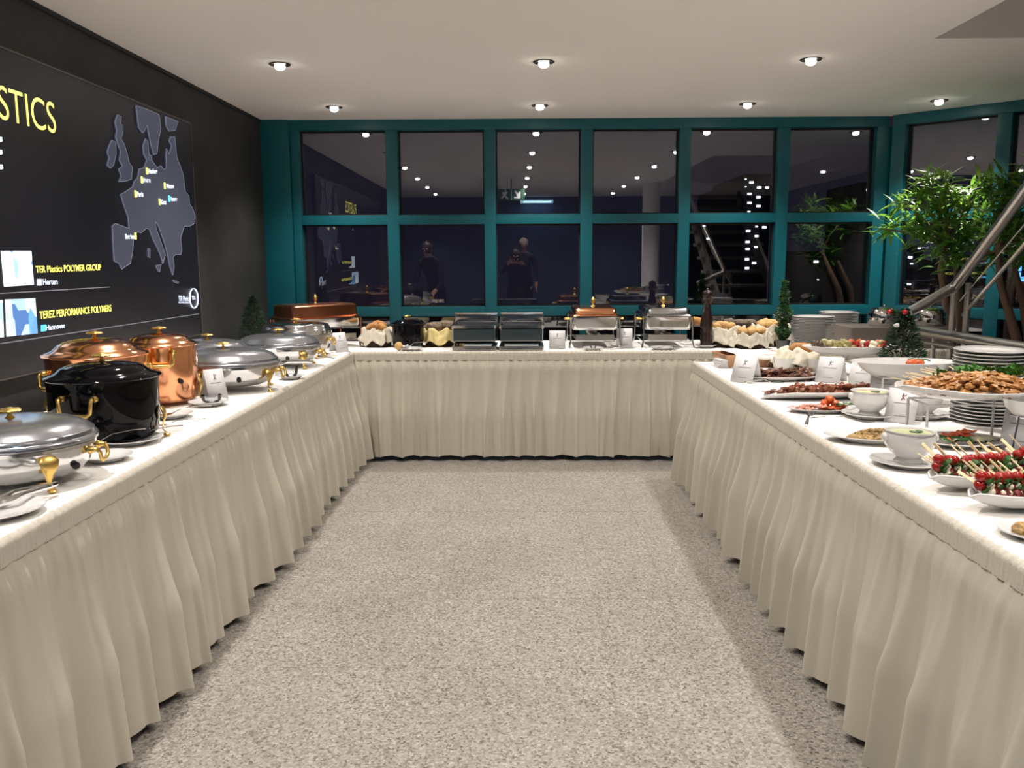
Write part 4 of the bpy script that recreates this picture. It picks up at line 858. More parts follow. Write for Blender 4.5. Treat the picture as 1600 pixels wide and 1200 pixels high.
sb = thing('bowl_stand', 'thin wire stand carrying the small bowl at the right edge', 'stand', (ony(1606, 648, 2.75).x, 2.75, T)); hb_ = ony(1606, 648, 2.75).z-T
for i in range(3):
    a = 2*PI*i/3-0.5; MB().tube([(0.05*math.cos(a), 0.05*math.sin(a), hb_-0.001), (0.075*math.cos(a), 0.075*math.sin(a), 0.002)], 0.003, 6).build('leg', 'steel', sb)
MB().tube([(0.05*math.cos(i*PI/8), 0.05*math.sin(i*PI/8), hb_-0.004) for i in range(17)], 0.003, 6).build('ring', 'steel', sb)

def boat(label, cx, cy, L, W, h, rz, z=T, name='platter', curl=0.0, group=None):
    # long dish with pointed ends that rise
    def f(u, v):
        x = (u-0.5)*2; w_ = W/2*(1-abs(x)**2.2)**0.75+0.003; q = (v-0.5)*2
        ws = min(1, (1-abs(x)**2.2)**0.5*1.15); zz = h*(abs(q)**2.0)*ws+curl*abs(x)**3+0.003
        return (x*L/2, q*w_, zz)
    o = MB().grid(f, 40, 15).build(name, 'porcelain', angle=180, solid=0.005, fix=False); o.location = (cx, cy, z+0.001); o.rotation_euler.z = rz; return tag(o, label, 'platter', group)
def oval_dish(label, cx, cy, a, b, h, rz, z=T, n=48, square=False):
    wob = (lambda an, r, zz: (r*(1+0.10*abs(math.sin(2*an))**2) if r > 0.3 else r, zz)) if square else None
    o = MB().lathe([(0, 0.001), (0.55, 0.001), (0.62, 0.0), (0.8, h*0.45), (0.96, h*0.95), (1.0, h), (0.985, h+0.003), (0.8, h*0.45+0.006), (0.6, 0.007), (0, 0.006)], n, a, b, wob=wob).build('platter', 'porcelain', angle=60)
    o.location = (cx, cy, z); o.rotation_euler.z = rz; return tag(o, label, 'platter')

def skewer_proto(name, label, mm, n=5, seed=0, size=0.017, stickL=0.20):
    t = thing(name, label, 'skewer'); r_ = random.Random(seed)
    MB().tube([(-stickL*0.52, 0, 0), (stickL*0.48, 0, 0)], 0.0015, 5).build('stick', 'dark_stick', t)
    m = MB()
    for i in range(n): m.ell((-stickL*0.38+i*size*1.45, r_.uniform(-.005, .005), r_.uniform(-.004, .004)), (size*r_.uniform(0.6, 1.15), size*r_.uniform(0.5, 1.05), size*r_.uniform(0.45, 0.95)), 9, 6, lump=0.9, seed=seed*7+i)
    m.build('meat', mm, t); return t
# dark skewer platter
a1 = onz(1150, 600); c1_ = onz(1222, 594); rz1 = 0.12
oval_dish('white oval platter of dark grilled meat skewers', c1_.x+0.01, c1_.y+0.03, 0.235, 0.115, 0.022, rz1)
RS = [Repeat(skewer_proto('meat_skewer', 'x', 'meat', 6, s, 0.0150, 0.21)) for s in (1, 2)]
k = 0
for layer in range(3):
    for i in range([8, 7, 5][layer]):
        u = (i+0.5)/[8, 7, 5][layer]*2-1
        RS[k % 2]((c1_.x+0.01+u*(0.185-0.03*layer)+rnd.uniform(-.01, .01), c1_.y+0.01+rnd.uniform(-.035, .035), T+0.024+layer*0.013), (rnd.uniform(0, 6), rnd.uniform(-0.22, 0.1), rz1+rnd.uniform(-0.7, 0.9)), 'dark grilled meat skewer on the far oval platter'+(', bottom layer', ', middle layer', ', top of the heap')[layer]+third(u), 'dark meat skewers'); k += 1
# glazed skewers
c2_ = onz(1282, 622); rz2 = 0.0
boat('long white boat-shaped platter of glazed meat skewers in sauce', c2_.x+0.005, c2_.y+0.0, 0.56, 0.20, 0.034, 0.08)
RG = [Repeat(skewer_proto('glazed_skewer', 'x', 'meat_red', 6, s, 0.0165, 0.19)) for s in (4, 5)]
for layer in range(2):
    for i in range([10, 7][layer]):
        u = (i+0.5)/[10, 7][layer]*2-1
        RG[i % 2]((c2_.x+0.02+u*(0.20-0.03*layer)+rnd.uniform(-.01, .01), c2_.y-0.008+u*0.016+rnd.uniform(-.02, .012), T+0.033+layer*0.018), (0, rnd.uniform(-0.12, 0.0), rnd.uniform(-0.35, 0.75)), 'glazed meat skewer on the long platter'+(', lower layer', ', upper layer')[layer]+third(u), 'glazed meat skewers')
sm = MB().ell((0, 0, 0), (0.11, 0.05, 0.012), 20, 8, lump=0.3, seed=4).build('pepper_relish', 'pepper_sauce'); sm.location = (c2_.x-0.06, c2_.y+0.03, T+0.026); tag(sm, 'orange pepper relish heaped beside the glazed skewers', 'relish', kind='stuff')
def leafy(name, m, L=0.03, W=0.014):
    def f(u, v): return (L*u, (v-0.5)*2*W*math.sin(PI*min(1, u+0.02))**0.7, 0.006*math.sin(PI*u)-0.25*abs(v-0.5)*W)
    return MB().grid(f, 7, 5).build(name, m, angle=180, fix=False)
RBs = Repeat(tag(leafy('basil_leaf', 'basil'), 'x', 'basil leaf'))
RP = Repeat(tag(leafy('lettuce_leaf', 'olive', 0.06, 0.02), 'x', 'leaf'))
RP((c2_.x-0.11, c2_.y+0.035, T+0.04), (0, 0.1, 0.4), 'dark green pepper strip beside the glazed skewers', 'leaf garnish')
x_, y_ = at(1196, 612); spoon('steel spoon with its handle over the left tip of the long platter', x_+0.06, y_+0.02, T+0.036, PI+0.15, 0.16, 'spoon', 0.02)
# salmon and ham plate
c3 = onz(1284, 643)
plate('white oval plate of cured ham and salmon with basil', c3.x, c3.y, 0.142, 0.085, 0.05, d=0.016, name='oval_plate')
def slice_(m, name, lab, seed):
    def f(u, v): return (0.055*(u-0.5), 0.028*(v-0.5)+0.004*math.sin(7*u+seed), 0.006*math.sin(9*u+seed)*math.sin(5*v)+0.004)
    return tag(MB().grid(f, 12, 6).build(name, m, angle=180, solid=0.002, fix=False), lab, name.split('_')[1])
RH = Repeat(slice_('ham', 'ham_slice', 'x', 1)); RSm = Repeat(slice_('salmon', 'salmon_slice', 'x', 3))
for i in range(9): RH((c3.x-0.095+0.011*i+rnd.uniform(-.006, .006), c3.y+rnd.uniform(-.03, .03), T+0.009+0.0015*i), (rnd.uniform(-.2, .2), 0, rnd.uniform(0, 3)), 'thin cured ham slice folded on the oval plate', 'ham slices')
for i in range(9): RSm((c3.x+0.015+0.009*i+rnd.uniform(-.006, .006), c3.y+rnd.uniform(-.03, .025), T+0.009+0.0015*i), (rnd.uniform(-.3, .3), 0, rnd.uniform(0, 3)), 'orange salmon slice on the oval plate of ham', 'salmon slices')
RT = Repeat(tag(MB().ell((0, 0, 0), (0.018, 0.017, 0.014), 14, 9, lump=0.25).build('tomato_piece', 'salmon'), 'x', 'tomato'))
for dx, dy, dz in ((0.03, 0.03, 0.035), (0.048, 0.035, 0.04), (0.038, 0.02, 0.05), (0.018, 0.025, 0.03), (0.058, 0.022, 0.03)): RT((c3.x+dx, c3.y+dy, T+dz), (rnd.uniform(0, 3), 0, rnd.uniform(0, 3)), 'bright tomato piece crowning the ham and salmon plate', 'tomato pieces on the ham plate')
for dx, a in ((0.05, 0.2), (0.07, 2.6), (0.085, 0.9), (0.1, 0.1)): RBs((c3.x+dx, c3.y-0.02, T+0.032), (0.2, 0.1, a), 'basil leaf on the ham and salmon plate', 'basil leaves', 1.1)
x_, y_ = at(1268, 664); spoon('steel serving fork hanging over the rim of the ham and salmon plate', x_+0.03, y_+0.10, T+0.03, -2.0, 0.15, 'fork', -0.18)
# grain salad plate
c4 = onz(1362, 690)
plate('large white oval plate of grain salad with spoon', c4.x+0.01, c4.y+0.01, 0.165, 0.105, -0.2, d=0.022, name='oval_plate')
gs = MB()
for i in range(420):
    a = rnd.uniform(0, 2*PI); r = rnd.random()**0.6; gs.ell((0.095*r*math.cos(a), 0.055*r*math.sin(a), 0.026*(1-r*r)+rnd.uniform(0, 0.006)), (0.0055, 0.0042, 0.0035), 5, 4, lump=0.3, seed=i)
gs.ell((0, 0, 0), (0.1, 0.058, 0.024), 24, 8, lump=0.15)
g_ = gs.build('grain_salad', 'couscous'); g_.location = (c4.x+0.02, c4.y+0.008, T+0.010); tag(g_, 'mound of grain salad with courgette strips', 'salad', kind='stuff')
for i in range(4): RP((c4.x-0.02+0.02*i, c4.y+0.02, T+0.036), (0, 0.1, 0.3*i), 'grilled courgette strip on the grain salad', 'courgette strips', 0.9)
x_, y_ = at(1320, 674); spoon('steel spoon lying in the grain salad plate', x_+0.07, y_, T+0.03, PI-0.1, 0.19, 'spoon', 0.05)
# round plate with salmon and cheese behind the tureen
c5 = onz(1497, 694)
plate('large white plate with smoked salmon and white cheese behind the tomato skewers', c5.x, c5.y, 0.150, 0.12, 0.0, d=0.018, name='oval_plate')
for i in range(6): RSm((c5.x-0.035+0.012*i, c5.y-0.01+rnd.uniform(-.02, .02), T+0.02+0.004*i), (rnd.uniform(-.4, .4), 0, rnd.uniform(0, 3)), 'smoked salmon slice on the plate behind the tomato skewers', 'salmon slices', 1.1)
for i in range(7): RBs((c5.x-0.07+0.014*i, c5.y-0.05+rnd.uniform(-.02, .02), T+0.02), (rnd.uniform(-.4, .4), -0.3, rnd.uniform(0, 6)), 'green leaf beside the smoked salmon', 'basil leaves', 1.4)
for i in range(4):
    o = MB().lathe([(0, -0.006), (0.022, -0.006), (0.022, 0.006), (0, 0.006)], 18).build('cheese_slice', 'mozz'); o.location = (c5.x+0.045+0.022*i, c5.y+0.0, T+0.02); o.rotation_euler = (0, 0.35, 0.2); tag(o, 'round white cheese slice fanned beside the smoked salmon', 'cheese', 'cheese slices')

# caprese boats
def caprese_proto(seed):
    t = thing('tomato_skewer', 'x', 'skewer'); r_ = random.Random(seed)
    pk = MB().tube([(-0.052, 0, 0), (0.035, 0, 0)], 0.0013, 5).box(0.033, 0.078, -0.0055, 0.0055, -0.001, 0.001).build('paddle_pick', 'bamboo', t)
    MB().ell((0.019, 0, 0), (0.0155, 0.0145, 0.0145), 14, 9).build('cherry_tomato', 'tomato', t)
    MB().ell((-0.011, 0, 0), (0.010, 0.011, 0.010), 12, 8).build('mozzarella_ball', 'mozz', t)
    MB().ell((-0.034, 0, 0), (0.014, 0.013, 0.009), 12, 8, lump=0.6, seed=seed).build('dried_tomato', 'dried_tomato', t)
    def f(u, v): return (0.003+0.008*math.sin(3*v+4*u), -0.026+0.052*u, 0.004+(v-0.5)*0.040*math.sin(PI*min(1, u+0.05)))
    MB().grid(f, 6, 4).build('basil_leaf', 'basil', t, angle=180, fix=False)
    return t
RC = [Repeat(caprese_proto(s)) for s in (1, 2, 3)]
def caprese_boat(tipx, tipy, L, rz, lab, slab, n, grp):
    P = onz(tipx, tipy); d = Vector((math.cos(rz), math.sin(rz))); c = Vector((P.x, P.y))+d*L/2
    boat(lab, c.x, c.y, L, 0.155, 0.040, rz, name='boat_dish', curl=0.038)
    nrm = Vector((-d.y, d.x))
    for layer in range(2):
        m = n if layer == 0 else n-1
        for i in range(m):
            u = ((i+0.5)/m*2-1)*0.80
            q = c+d*(u*L/2)+nrm*(0.004+0.006*layer+rnd.uniform(-.008, .008)); fl_ = PI if rnd.random() < 0.3 else 0
            RC[(i+layer) % 3]((q.x, q.y, T+0.044+0.018*layer+0.026*abs(u)**3), (rnd.uniform(-1, 1), (-0.78 if layer else -0.42)+rnd.uniform(-.15, .15), rz+PI/2+rnd.uniform(-.35, .35)+(0.75 if layer else 0.55)), slab+(', upper layer' if layer else ', lower layer')+third(u), grp)
caprese_boat(1451, 770, 0.40, 0.30, 'white boat dish of tomato skewers, the farther of two', 'tomato and basil pick in the farther boat dish', 12, 'tomato picks in the farther boat')
caprese_boat(1513, 801, 0.40, 0.24, 'white boat dish of tomato skewers, the nearer of two', 'tomato and basil pick in the nearer boat dish', 12, 'tomato picks in the nearer boat')
c6 = onz(1622, 838); plate('white plate with a pale canape cut off by the right picture edge', c6.x, c6.y, 0.085, d=0.014)
o = MB().lathe([(0, 0), (0.022, 0), (0.024, 0.012), (0.015, 0.022), (0, 0.024)], 14).build('canape', 'couscous'); o.location = (c6.x-0.035, c6.y, T+0.008); tag(o, 'small grain canape on the plate at the right edge', 'canape')

# golden skewers on an acrylic stand
def stand(label, cx, cy, hx, hy, h, rz=0):
    t = thing('wire_stand', label, 'stand', (cx, cy, T), rz)
    a_, b_ = hx-0.01, hy-0.01; MB().tube([(-a_, -b_, h-0.004), (a_, -b_, h-0.004)], 0.0035, 6).tube([(-a_, b_, h-0.004), (a_, b_, h-0.004)], 0.0035, 6).tube([(-a_, -b_, h-0.004), (-a_, b_, h-0.004)], 0.0035, 6).tube([(a_, -b_, h-0.004), (a_, b_, h-0.004)], 0.0035, 6).build('top_frame', 'paper', t)
    for sx in (-1, 1):
        for sy in (-1, 1): MB().tube([(sx*(hx-0.01), sy*(hy-0.01), 0), (sx*(hx-0.01), sy*(hy-0.01), h-0.006)], 0.005, 8).build('leg', 'paper', t)
    return t
sx_, sy_ = 1.515, 2.93
stand('raised white wire stand under the golden skewer platter', sx_-0.02, sy_, 0.16, 0.085, 0.140)
zp = T+0.141
boat('large white boat-shaped platter of golden chicken skewers on a raised stand', sx_+0.02, sy_, 0.55, 0.32, 0.040, 0.03, z=zp, curl=0.045)
def sate_proto(seed):
    t = thing('chicken_skewer', 'x', 'skewer'); r_ = random.Random(seed)
    MB().tube([(-0.01, 0, 0), (0.115, 0, 0)], 0.0018, 5).build('stick', 'bamboo', t)
    mm_ = MB()
    for i in range(5): mm_.ell((-0.048+0.021*i, r_.uniform(-.005, .005), r_.uniform(-.004, .004)), (0.017*r_.uniform(.8, 1.2), 0.014*r_.uniform(.7, 1.25), 0.008*r_.uniform(.7, 1.3)), 9, 6, lump=0.9, seed=seed*5+i)
    mm_.build('meat', 'chicken', t, angle=60); return t
RK = [Repeat(sate_proto(s)) for s in (1, 2, 3, 4)]
for layer in range(3):
    n = [30, 24, 14][layer]
    for i in range(n):
        a = 2*PI*i/n+rnd.uniform(-.1, .1); rr = [0.68, 0.48, 0.26][layer]
        # meat end outwards on the near side, stick ends up and back
        flip = PI if math.sin(a) < 0.35 else 0
        RK[i % 4]((sx_+0.02+0.26*rr*math.cos(a), sy_+0.105*rr*math.sin(a)-0.002, zp+0.044+0.018*layer+0.03*abs(rr*math.cos(a))**3), (rnd.uniform(-.4, .4), -0.16, (a if flip == 0 else a+PI)+rnd.uniform(-.3, .3)), 'golden grilled chicken skewer on the raised platter'+(', lowest layer', ', middle layer', ', top of the heap')[layer]+third(math.cos(a)), 'golden chicken skewers')
def parsley_proto():
    m = MB(); r_ = random.Random(3)
    for i in range(26):
        c = Vector((r_.gauss(0, 0.011), r_.gauss(0, 0.009), abs(r_.gauss(0.008, 0.006)))); d = Vector((r_.uniform(-1, 1), r_.uniform(-1, 1), r_.uniform(0, 1))).normalized(); s = d.orthogonal().normalized()
        m.add([c, c+d*0.009+s*0.006, c+d*0.014, c+d*0.009-s*0.006], [(0, 1, 2, 3)])
    return tag(m.build('parsley_sprig', 'parsley', fix=False), 'x', 'parsley')
RPa = Repeat(parsley_proto())
for px, py in ((1502, 574), (1515, 578), (1525, 572), (1538, 578), (1560, 586), (1570, 589), (1580, 586), (1468, 590), (1590, 580)):
    p = ony(px, py, 2.98); RPa((p.x, 2.97, min(p.z, zp+0.082)), (0, 0, rnd.uniform(0, 6)), 'bright green parsley sprig on the golden chicken skewers', 'parsley sprigs', 1.4)

# white tomato platter on stand
q_ = (1.635, 3.72); zq = T+0.118
stand('white wire stand under the white platter with tomato garnish', q_[0], q_[1], 0.12, 0.07, 0.118)
oval_dish('large white angular platter with tomato and leaf garnish', q_[0], q_[1], 0.225, 0.125, 0.062, -0.05, z=zq)
for dx, dy, dz in ((0.03, 0, 0.03), (0.05, 0.01, 0.034), (0.07, -0.005, 0.03), (0.055, -0.02, 0.03)): RT((q_[0]+dx, q_[1]+dy, zq+dz+0.022), (rnd.uniform(0, 3), 0, 0), 'tomato piece garnishing the white angular platter', 'tomato pieces on the white platter', 1.1)
for dx in (0.04, 0.09, 0.115): RBs((q_[0]+dx, q_[1]+0.005, zq+0.062), (0, -0.1, dx*30), 'green leaf garnishing the white angular platter', 'basil leaves', 1.5)
for i in range(8): RH((q_[0]-0.12+0.02*i, q_[1]+rnd.uniform(-.02, .03), zq+0.035), (0, 0, rnd.uniform(0, 3)), 'pale ham slice on the white angular platter', 'ham slices on the white platter', 1.1)
# antipasti platter on stand
s_ = (1.735, 4.62); zs = T+0.115
stand('white wire stand under the antipasti platter', s_[0], s_[1], 0.14, 0.07, 0.115)
oval_dish('long white platter of mixed antipasti before the rear plate stack', s_[0], s_[1], 0.255, 0.12, 0.042, 0.0, z=zs)
kinds = {'artichoke': ('artichoke_heart', 'artichoke', (0.024, 0.021, 0.019), 'yellow green artichoke heart on the antipasti platter', 'artichoke'), 'mushroom': ('grilled_mushroom', 'mushroom', (0.021, 0.019, 0.016), 'dark grilled mushroom on the antipasti platter', 'mushroom'),
         'tomato': ('stuffed_tomato', 'tomato', (0.018, 0.018, 0.016), 'red tomato on the antipasti platter', 'tomato'), 'mozz': ('cheese_ball', 'mozz', (0.018, 0.017, 0.015), 'white cheese ball on the antipasti platter', 'cheese'), 'salmon': ('orange_pepper', 'salmon', (0.020, 0.017, 0.015), 'orange pepper piece on the antipasti platter', 'pepper')}
KR = {k: Repeat(tag(MB().ell((0, 0, 0), v[2], 12, 8, lump=0.35 if k in ('artichoke', 'salmon', 'mushroom') else 0.06, seed=len(k)).build(v[0], v[1]), v[3], v[4])) for k, v in kinds.items()}
for layer in range(2):
    for i in range([11, 8][layer]):
        for j in range([4, 3][layer]):
            u = (i+0.5)/[11, 8][layer]*2-1; v = (j+0.5)/[4, 3][layer]*2-1
            if u*u+v*v*0.6 > 1.1: continue
            x = u+rnd.uniform(-.08, .08)
            k = 'mushroom' if x < -0.72 else 'artichoke' if x < 0.05 else ('salmon' if v > 0.2 and x < 0.45 else rnd.choice(['tomato', 'mozz', 'tomato', 'mozz'])) if x < 0.72 else rnd.choice(['tomato', 'artichoke', 'salmon'])
            KR[k]((s_[0]+u*0.195, s_[1]+v*0.07, zs+0.034+layer*0.021), (rnd.uniform(0, 1), rnd.uniform(0, 1), rnd.uniform(0, 6)), kinds[k][3], k+' pieces on the antipasti platter', rnd.uniform(0.85, 1.1))
# cloth-lined basket with baguette under the antipasti platter
cb_ = (1.60, 4.90)
basket('large cream cloth-lined basket with dark crusty bread, under the antipasti platter', cb_[0], cb_[1], 0.135, 0.11, 0.105, seed=8, flare=1.5)
for i, (dx, dy, a) in enumerate(((-0.05, -0.02, 0.3), (0.03, -0.05, -0.2), (0.08, 0.01, 0.5))):
    o = MB().tube([(-0.06, 0, 0), (-0.04, 0, 0.004), (0.04, 0, 0.004), (0.06, 0, 0)], [0.012, 0.027, 0.027, 0.012], 10).build('crusty_bread', 'bread'); o.location = (cb_[0]+dx, cb_[1]+dy, T+0.118); o.rotation_euler.z = a; tag(o, 'piece of crusty baguette in the large cream-lined basket', 'bread', 'crusty bread pieces')
# wooden tray and napkins at the far end
wt = thing('wooden_tray', 'wooden tray lined with white cloth behind the first menu card', 'tray', (ony(1168, 560, 5.0).x+0.02, 5.04, T), 0.15)
stack([(0.17, 0.10, 0), (0.19, 0.12, 0.075), (0.18, 0.11, 0.075), (0.165, 0.095, 0.01)], 0.015).build('tray_body', 'wood', wt)
def nap(u, v): return (-0.13+0.34*u, -0.14+0.27*v, 0.082+0.006*math.sin(8*u)*math.cos(6*v)-0.06*max(0, u-0.8)*5*(0.6)-0.10*max(0, 0.1-v)*3)
MB().grid(nap, 20, 14).build('cloth_lining', 'cloth', wt, angle=180, solid=0.002, fix=False)
RN = Repeat(tag(MB().box(-0.085, 0.085, -0.05, 0.05, 0, 0.012).build('folded_napkin', 'paper', bevel=0.004), 'x', 'napkin'))
x_, y_ = at(1133, 574)
for i in range(4): RN((x_+0.035, y_+0.02, T+i*0.0125), (0, 0, 0.1*i), 'folded white napkin in the pile at the far end of the right table', 'folded napkins')

# taupe box with chrome warmers
tb = tag(stack([(0.34, 0.17, 0), (0.34, 0.17, 0.145), (0.33, 0.16, 0.15), (0.0, 0.0, 0.15)], 0.01).build('serving_box', 'taupe', angle=30), 'taupe box behind the antipasti platter carrying chrome bowls', 'box'); tb.location = (2.585, 6.12, T)
def dome(label, px, r):
    X = ony(px, 515, 6.08).x; t = thing('chrome_warmer', label, 'warmer', (X, 6.08, T+0.15))
    MB().lathe([(0, 0), (r*0.92, 0), (r, 0.01), (r*0.98, 0.085), (r*0.85, 0.115), (r*0.4, 0.13), (0, 0.132)], 32).build('cover', 'chrome', t, angle=50)
    MB().ell((0, 0, 0.14), 0.011, 10, 8).build('knob', 'chrome', t)
dome('round chrome food warmer left of the small fir', 1380, 0.105); dome('round chrome food warmer right of the small fir under the handrail', 1452, 0.105)

# ================================================================== PEOPLE MIRRORED IN THE GLASS
def person(name, label, loc, rz, joints, edges_, radii, hairm, hairfn, head, split, extra=None):
    t = thing(name, label, 'person', loc, rz)
    me = bpy.data.meshes.new('body'); me.from_pydata([joints[k] for k in joints], [(list(joints).index(a), list(joints).index(b)) for a, b in edges_], [])
    o = bpy.data.objects.new('body', me); C.objects.link(o)
    sk = o.modifiers.new('skin', 'SKIN'); sd = o.modifiers.new('sub', 'SUBSURF'); sd.levels = 2; sd.render_levels = 2
    for i, k in enumerate(joints): r = radii[k]; me.skin_vertices[0].data[i].radius = (r, r) if not isinstance(r, tuple) else r
    me.skin_vertices[0].data[list(joints).index('pelvis')].use_root = True
    bpy.context.view_layer.update(); nm = bpy.data.meshes.new_from_object(o.evaluated_get(bpy.context.evaluated_depsgraph_get())); bpy.data.objects.remove(o)
    nm.materials.clear(); nm.materials.append(M['black_cloth']); nm.materials.append(M['skin'])
    hv = Vector(joints['head']); hands = [Vector(joints[k]) for k in joints if k.startswith('palm')]
    for p in nm.polygons:
        p.use_smooth = True; c = p.center
        if (c-hv).length < 0.20 and c.z > joints['neck'][2]-0.01 or any((c-h).length < 0.10 for h in hands): p.material_index = 1
    b = bpy.data.objects.new('body', nm); C.objects.link(b); b.parent = t
    m = MB(); m.ell((hv.x, hv.y-0.02, hv.z+0.03), (0.088, 0.098, 0.105), 18, 12, lump=0.12, seed=2); m.build('hair', hairm, t)
    f = MB().ell((hv.x, hv.y+0.098, hv.z-0.005), (0.014, 0.02, 0.024), 10, 8); f.build('nose', 'skin', t)
    for s in (-1, 1):
        MB().ell((hv.x+s*0.032, hv.y+0.083, hv.z+0.018), (0.012, 0.007, 0.008), 8, 6).build('eye', 'sign_white', t)
        MB().ell((hv.x+s*0.078, hv.y, hv.z), (0.010, 0.018, 0.03), 8, 6).build('ear', 'skin', t)
    MB().ell((hv.x, hv.y+0.082, hv.z-0.048), (0.026, 0.010, 0.007), 10, 6).build('mouth', 'meat_red', t)
    return t
def hand(J, E, Rr, tag_, wrist, dirv, upv):
    d = Vector(dirv).normalized(); u = Vector(upv).normalized(); s = d.cross(u); w0 = Vector(wrist); pal = w0+d*0.05
    J['palm'+tag_] = tuple(pal); Rr['palm'+tag_] = (0.030, 0.018); E.append(('wrist'+tag_, 'palm'+tag_))
    for i in range(4):
        b = pal+d*0.028+s*(-0.027+0.018*i); k1 = 'f%s%d' % (tag_, i); J[k1] = tuple(b); J[k1+'b'] = tuple(b+d*0.032+u*-0.008); J[k1+'c'] = tuple(b+d*0.05+u*-0.030)
        Rr[k1] = 0.0095; Rr[k1+'b'] = 0.0088; Rr[k1+'c'] = 0.0075; E += [('palm'+tag_, k1), (k1, k1+'b'), (k1+'b', k1+'c')]
    J['t'+tag_] = tuple(w0+d*0.03+s*-0.035); J['tb'+tag_] = tuple(w0+d*0.065+s*-0.05); Rr['t'+tag_] = 0.011; Rr['tb'+tag_] = 0.009
    E += [('wrist'+tag_, 't'+tag_), ('t'+tag_, 'tb'+tag_)]
def stand_fig(H, armL, armR, lean=0.0):
    k = H/1.7
    J = {'pelvis': (0, 0, 0.95*k), 'waist': (0, 0.0+lean*0.1, 1.08*k), 'chest': (0, lean*0.25, 1.28*k), 'collar': (0, lean*0.36, 1.42*k), 'neck': (0, lean*0.4+0.01, 1.49*k), 'head': (0, lean*0.45+0.02, 1.60*k), 'crown': (0, lean*0.45+0.015, 1.655*k),
         'hipL': (-0.09, 0, 0.90*k), 'kneeL': (-0.10, 0.02, 0.50*k), 'ankleL': (-0.10, -0.01, 0.09*k), 'toeL': (-0.11, 0.13, 0.035), 'hipR': (0.09, 0, 0.90*k), 'kneeR': (0.10, 0.02, 0.50*k), 'ankleR': (0.10, -0.01, 0.09*k), 'toeR': (0.11, 0.13, 0.035),
         'shL': (-0.17, lean*0.34, 1.40*k), 'elL': armL[0], 'wristL': armL[1], 'shR': (0.17, lean*0.34, 1.40*k), 'elR': armR[0], 'wristR': armR[1]}
    R_ = {'pelvis': (0.15, 0.11), 'waist': (0.13, 0.10), 'chest': (0.155, 0.115), 'collar': (0.10, 0.08), 'neck': 0.052, 'head': (0.078, 0.092), 'crown': (0.065, 0.075), 'hipL': 0.09, 'kneeL': 0.06, 'ankleL': 0.042, 'toeL': 0.035, 'hipR': 0.09, 'kneeR': 0.06, 'ankleR': 0.042, 'toeR': 0.035,
          'shL': 0.06, 'elL': 0.045, 'wristL': 0.028, 'shR': 0.06, 'elR': 0.045, 'wristR': 0.028}
    E_ = [('pelvis', 'waist'), ('waist', 'chest'), ('chest', 'collar'), ('collar', 'neck'), ('neck', 'head'), ('head', 'crown'), ('pelvis', 'hipL'), ('hipL', 'kneeL'), ('kneeL', 'ankleL'), ('ankleL', 'toeL'), ('pelvis', 'hipR'), ('hipR', 'kneeR'), ('kneeR', 'ankleR'), ('ankleR', 'toeR'),
          ('collar', 'shL'), ('shL', 'elL'), ('elL', 'wristL'), ('collar', 'shR'), ('shR', 'elR'), ('elR', 'wristR')]
    return J, R_, E_
J, R_, E_ = stand_fig(1.5, ((-0.24, 0.16, 1.14), (-0.11, 0.36, 1.32)), ((0.24, 0.16, 1.14), (0.11, 0.36, 1.32)))
hand(J, E_, R_, 'L', J['wristL'], (0.7, 0.5, 0.3), (0, -1, 0.3)); hand(J, E_, R_, 'R', J['wristR'], (-0.7, 0.5, 0.3), (0, -1, 0.3))
person('person', 'person in black holding up a phone, mirrored in the middle window', (-0.05, -0.46, 0), 0.0, J, E_, R_, 'hair_brown', None, None, None)
ph = tag(MB().box(-0.07, 0.07, -0.004, 0.004, -0.034, 0.034).build('phone', 'phone', bevel=0.003), 'black phone held up by the mirrored person', 'phone'); ph.location = (-0.03, -0.03, 1.37)
J, R_, E_ = stand_fig(1.72, ((-0.23, 0.0, 1.15), (-0.22, 0.1, 0.92)), ((0.23, 0.0, 1.15), (0.22, 0.1, 0.92)))
hand(J, E_, R_, 'L', J['wristL'], (0, 0.15, -1), (1, 0, 0)); hand(J, E_, R_, 'R', J['wristR'], (0, 0.15, -1), (-1, 0, 0))
person('person', 'taller person in black with light hair standing behind the one with the phone', (0.10, -0.92, 0), 0.0, J, E_, R_, 'hair_grey', None, None, None)
J, R_, E_ = stand_fig(1.62, ((-0.22, 0.42, 0.98), (-0.14, 0.55, 0.86)), ((0.22, 0.42, 0.98), (0.14, 0.55, 0.86)), lean=1.0)
hand(J, E_, R_, 'L', J['wristL'], (0, 1, -0.3), (0, 0.3, 1)); hand(J, E_, R_, 'R', J['wristR'], (0, 1, -0.3), (0, 0.3, 1))
person('person', 'person in black bending over the left table, mirrored in the second window', (-1.35, 0.35, 0), 0.25, J, E_, R_, 'hair_brown', None, None, None)

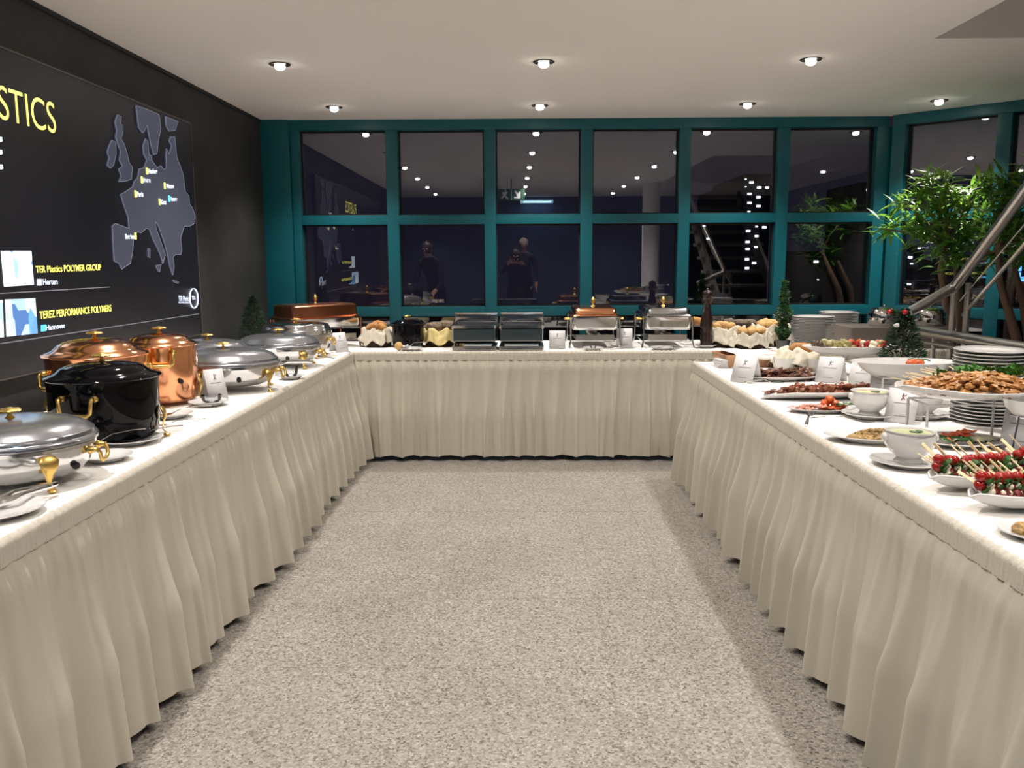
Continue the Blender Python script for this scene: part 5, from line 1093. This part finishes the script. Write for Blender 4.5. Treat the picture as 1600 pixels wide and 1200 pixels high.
# ================================================================== NIGHT OUTSIDE
gr = tag(MB().box(-120, 160, 9, 200, -9.2, -9).build('ground', 'night_ground'), 'dark ground far below the windows', kind='structure')
def block(label, pxs, Yd, ztop_py, lights, group='buildings in the night', wm='lit', w_=0.26, h_=0.13):
    x0 = ony(pxs[0], 400, Yd).x; x1_ = ony(pxs[1], 400, Yd).x; zt = ony(pxs[0], ztop_py, Yd).z
    t = thing('office_building', label, 'building', ((x0+x1_)/2, Yd, -9), 0, group)
    MB().box(-(x1_-x0)/2, (x1_-x0)/2, 0, 10, 0, zt+9).build('facade', 'night_wall', t)
    w0 = None
    for px, py, s in lights:
        p = ony(px, py, Yd)
        if w0 is None: w0 = MB().box(-w_/2, w_/2, -0.05, 0.02, -h_/2, h_/2).build('lit_window', wm, t); o = w0
        else: o = w0.copy(); C.objects.link(o); o.parent = t
        o.location = (p.x-(x0+x1_)/2, 0, p.z+9); o.scale = (s*Yd/60, 1, s*Yd/60)
block('dark office tower with two columns of lit windows', (1158, 1200), 62, 272, [(1174, 285, 1), (1186, 293, 1), (1171, 303, 1), (1185, 308, 1), (1171, 317, 1), (1185, 322, 1), (1170, 331, .7), (1165, 280, .4), (1165, 292, .4), (1182, 354, .6), (1194, 355, 1), (1169, 361, 1), (1182, 369, .9), (1168, 378, 1), (1181, 386, .8), (1168, 389, 1), (1167, 405, 1), (1178, 411, 1), (1167, 419, 1)])
block('lower dark building left of the office tower with scattered lights', (1085, 1157), 78, 340, [(1139, 354, .8), (1106, 373, .7), (1132, 384, .8), (1118, 394, .6), (1142, 395, .6), (1131, 406, .6), (1142, 421, .5), (1100, 353, .6)])
block('dark building seen beside the corner post with a column of lit windows', (1338, 1372), 92, 285, [(1357, 297, 1), (1359, 312, .8), (1358, 326, .8), (1355, 357, .8), (1354, 386, .9), (1352, 417, .9), (1352, 434, .6), (1345, 387, .4)])
block('long low dark building with a row of bright lights', (1240, 1337), 106, 392, [(1275, 409, 1.2), (1300, 409, 1.2), (1312, 409, 1.2), (1278, 437, .4), (1205, 411, .5)])
block('dark building through the diagonal window with white lights', (1400, 1445), 50, 380, [(1403, 401, .9), (1422, 402, 1), (1424, 412, .6), (1420, 444, .9), (1427, 444, .4), (1436, 388, .6)])
block('low dark building with a green lit sign', (1110, 1128), 120, 298, [(1120, 308, 1.0), (1116, 314, .7), (1124, 316, .7), (1121, 324, .5)], wm='lit_green', w_=0.3, h_=0.25)
block('building with a blue lit sign at the right picture edge', (1580, 1620), 40, 405, [(1592, 420, 1), (1590, 430, 1.3), (1597, 436, 1)], wm='lit_blue', w_=0.3, h_=0.3)
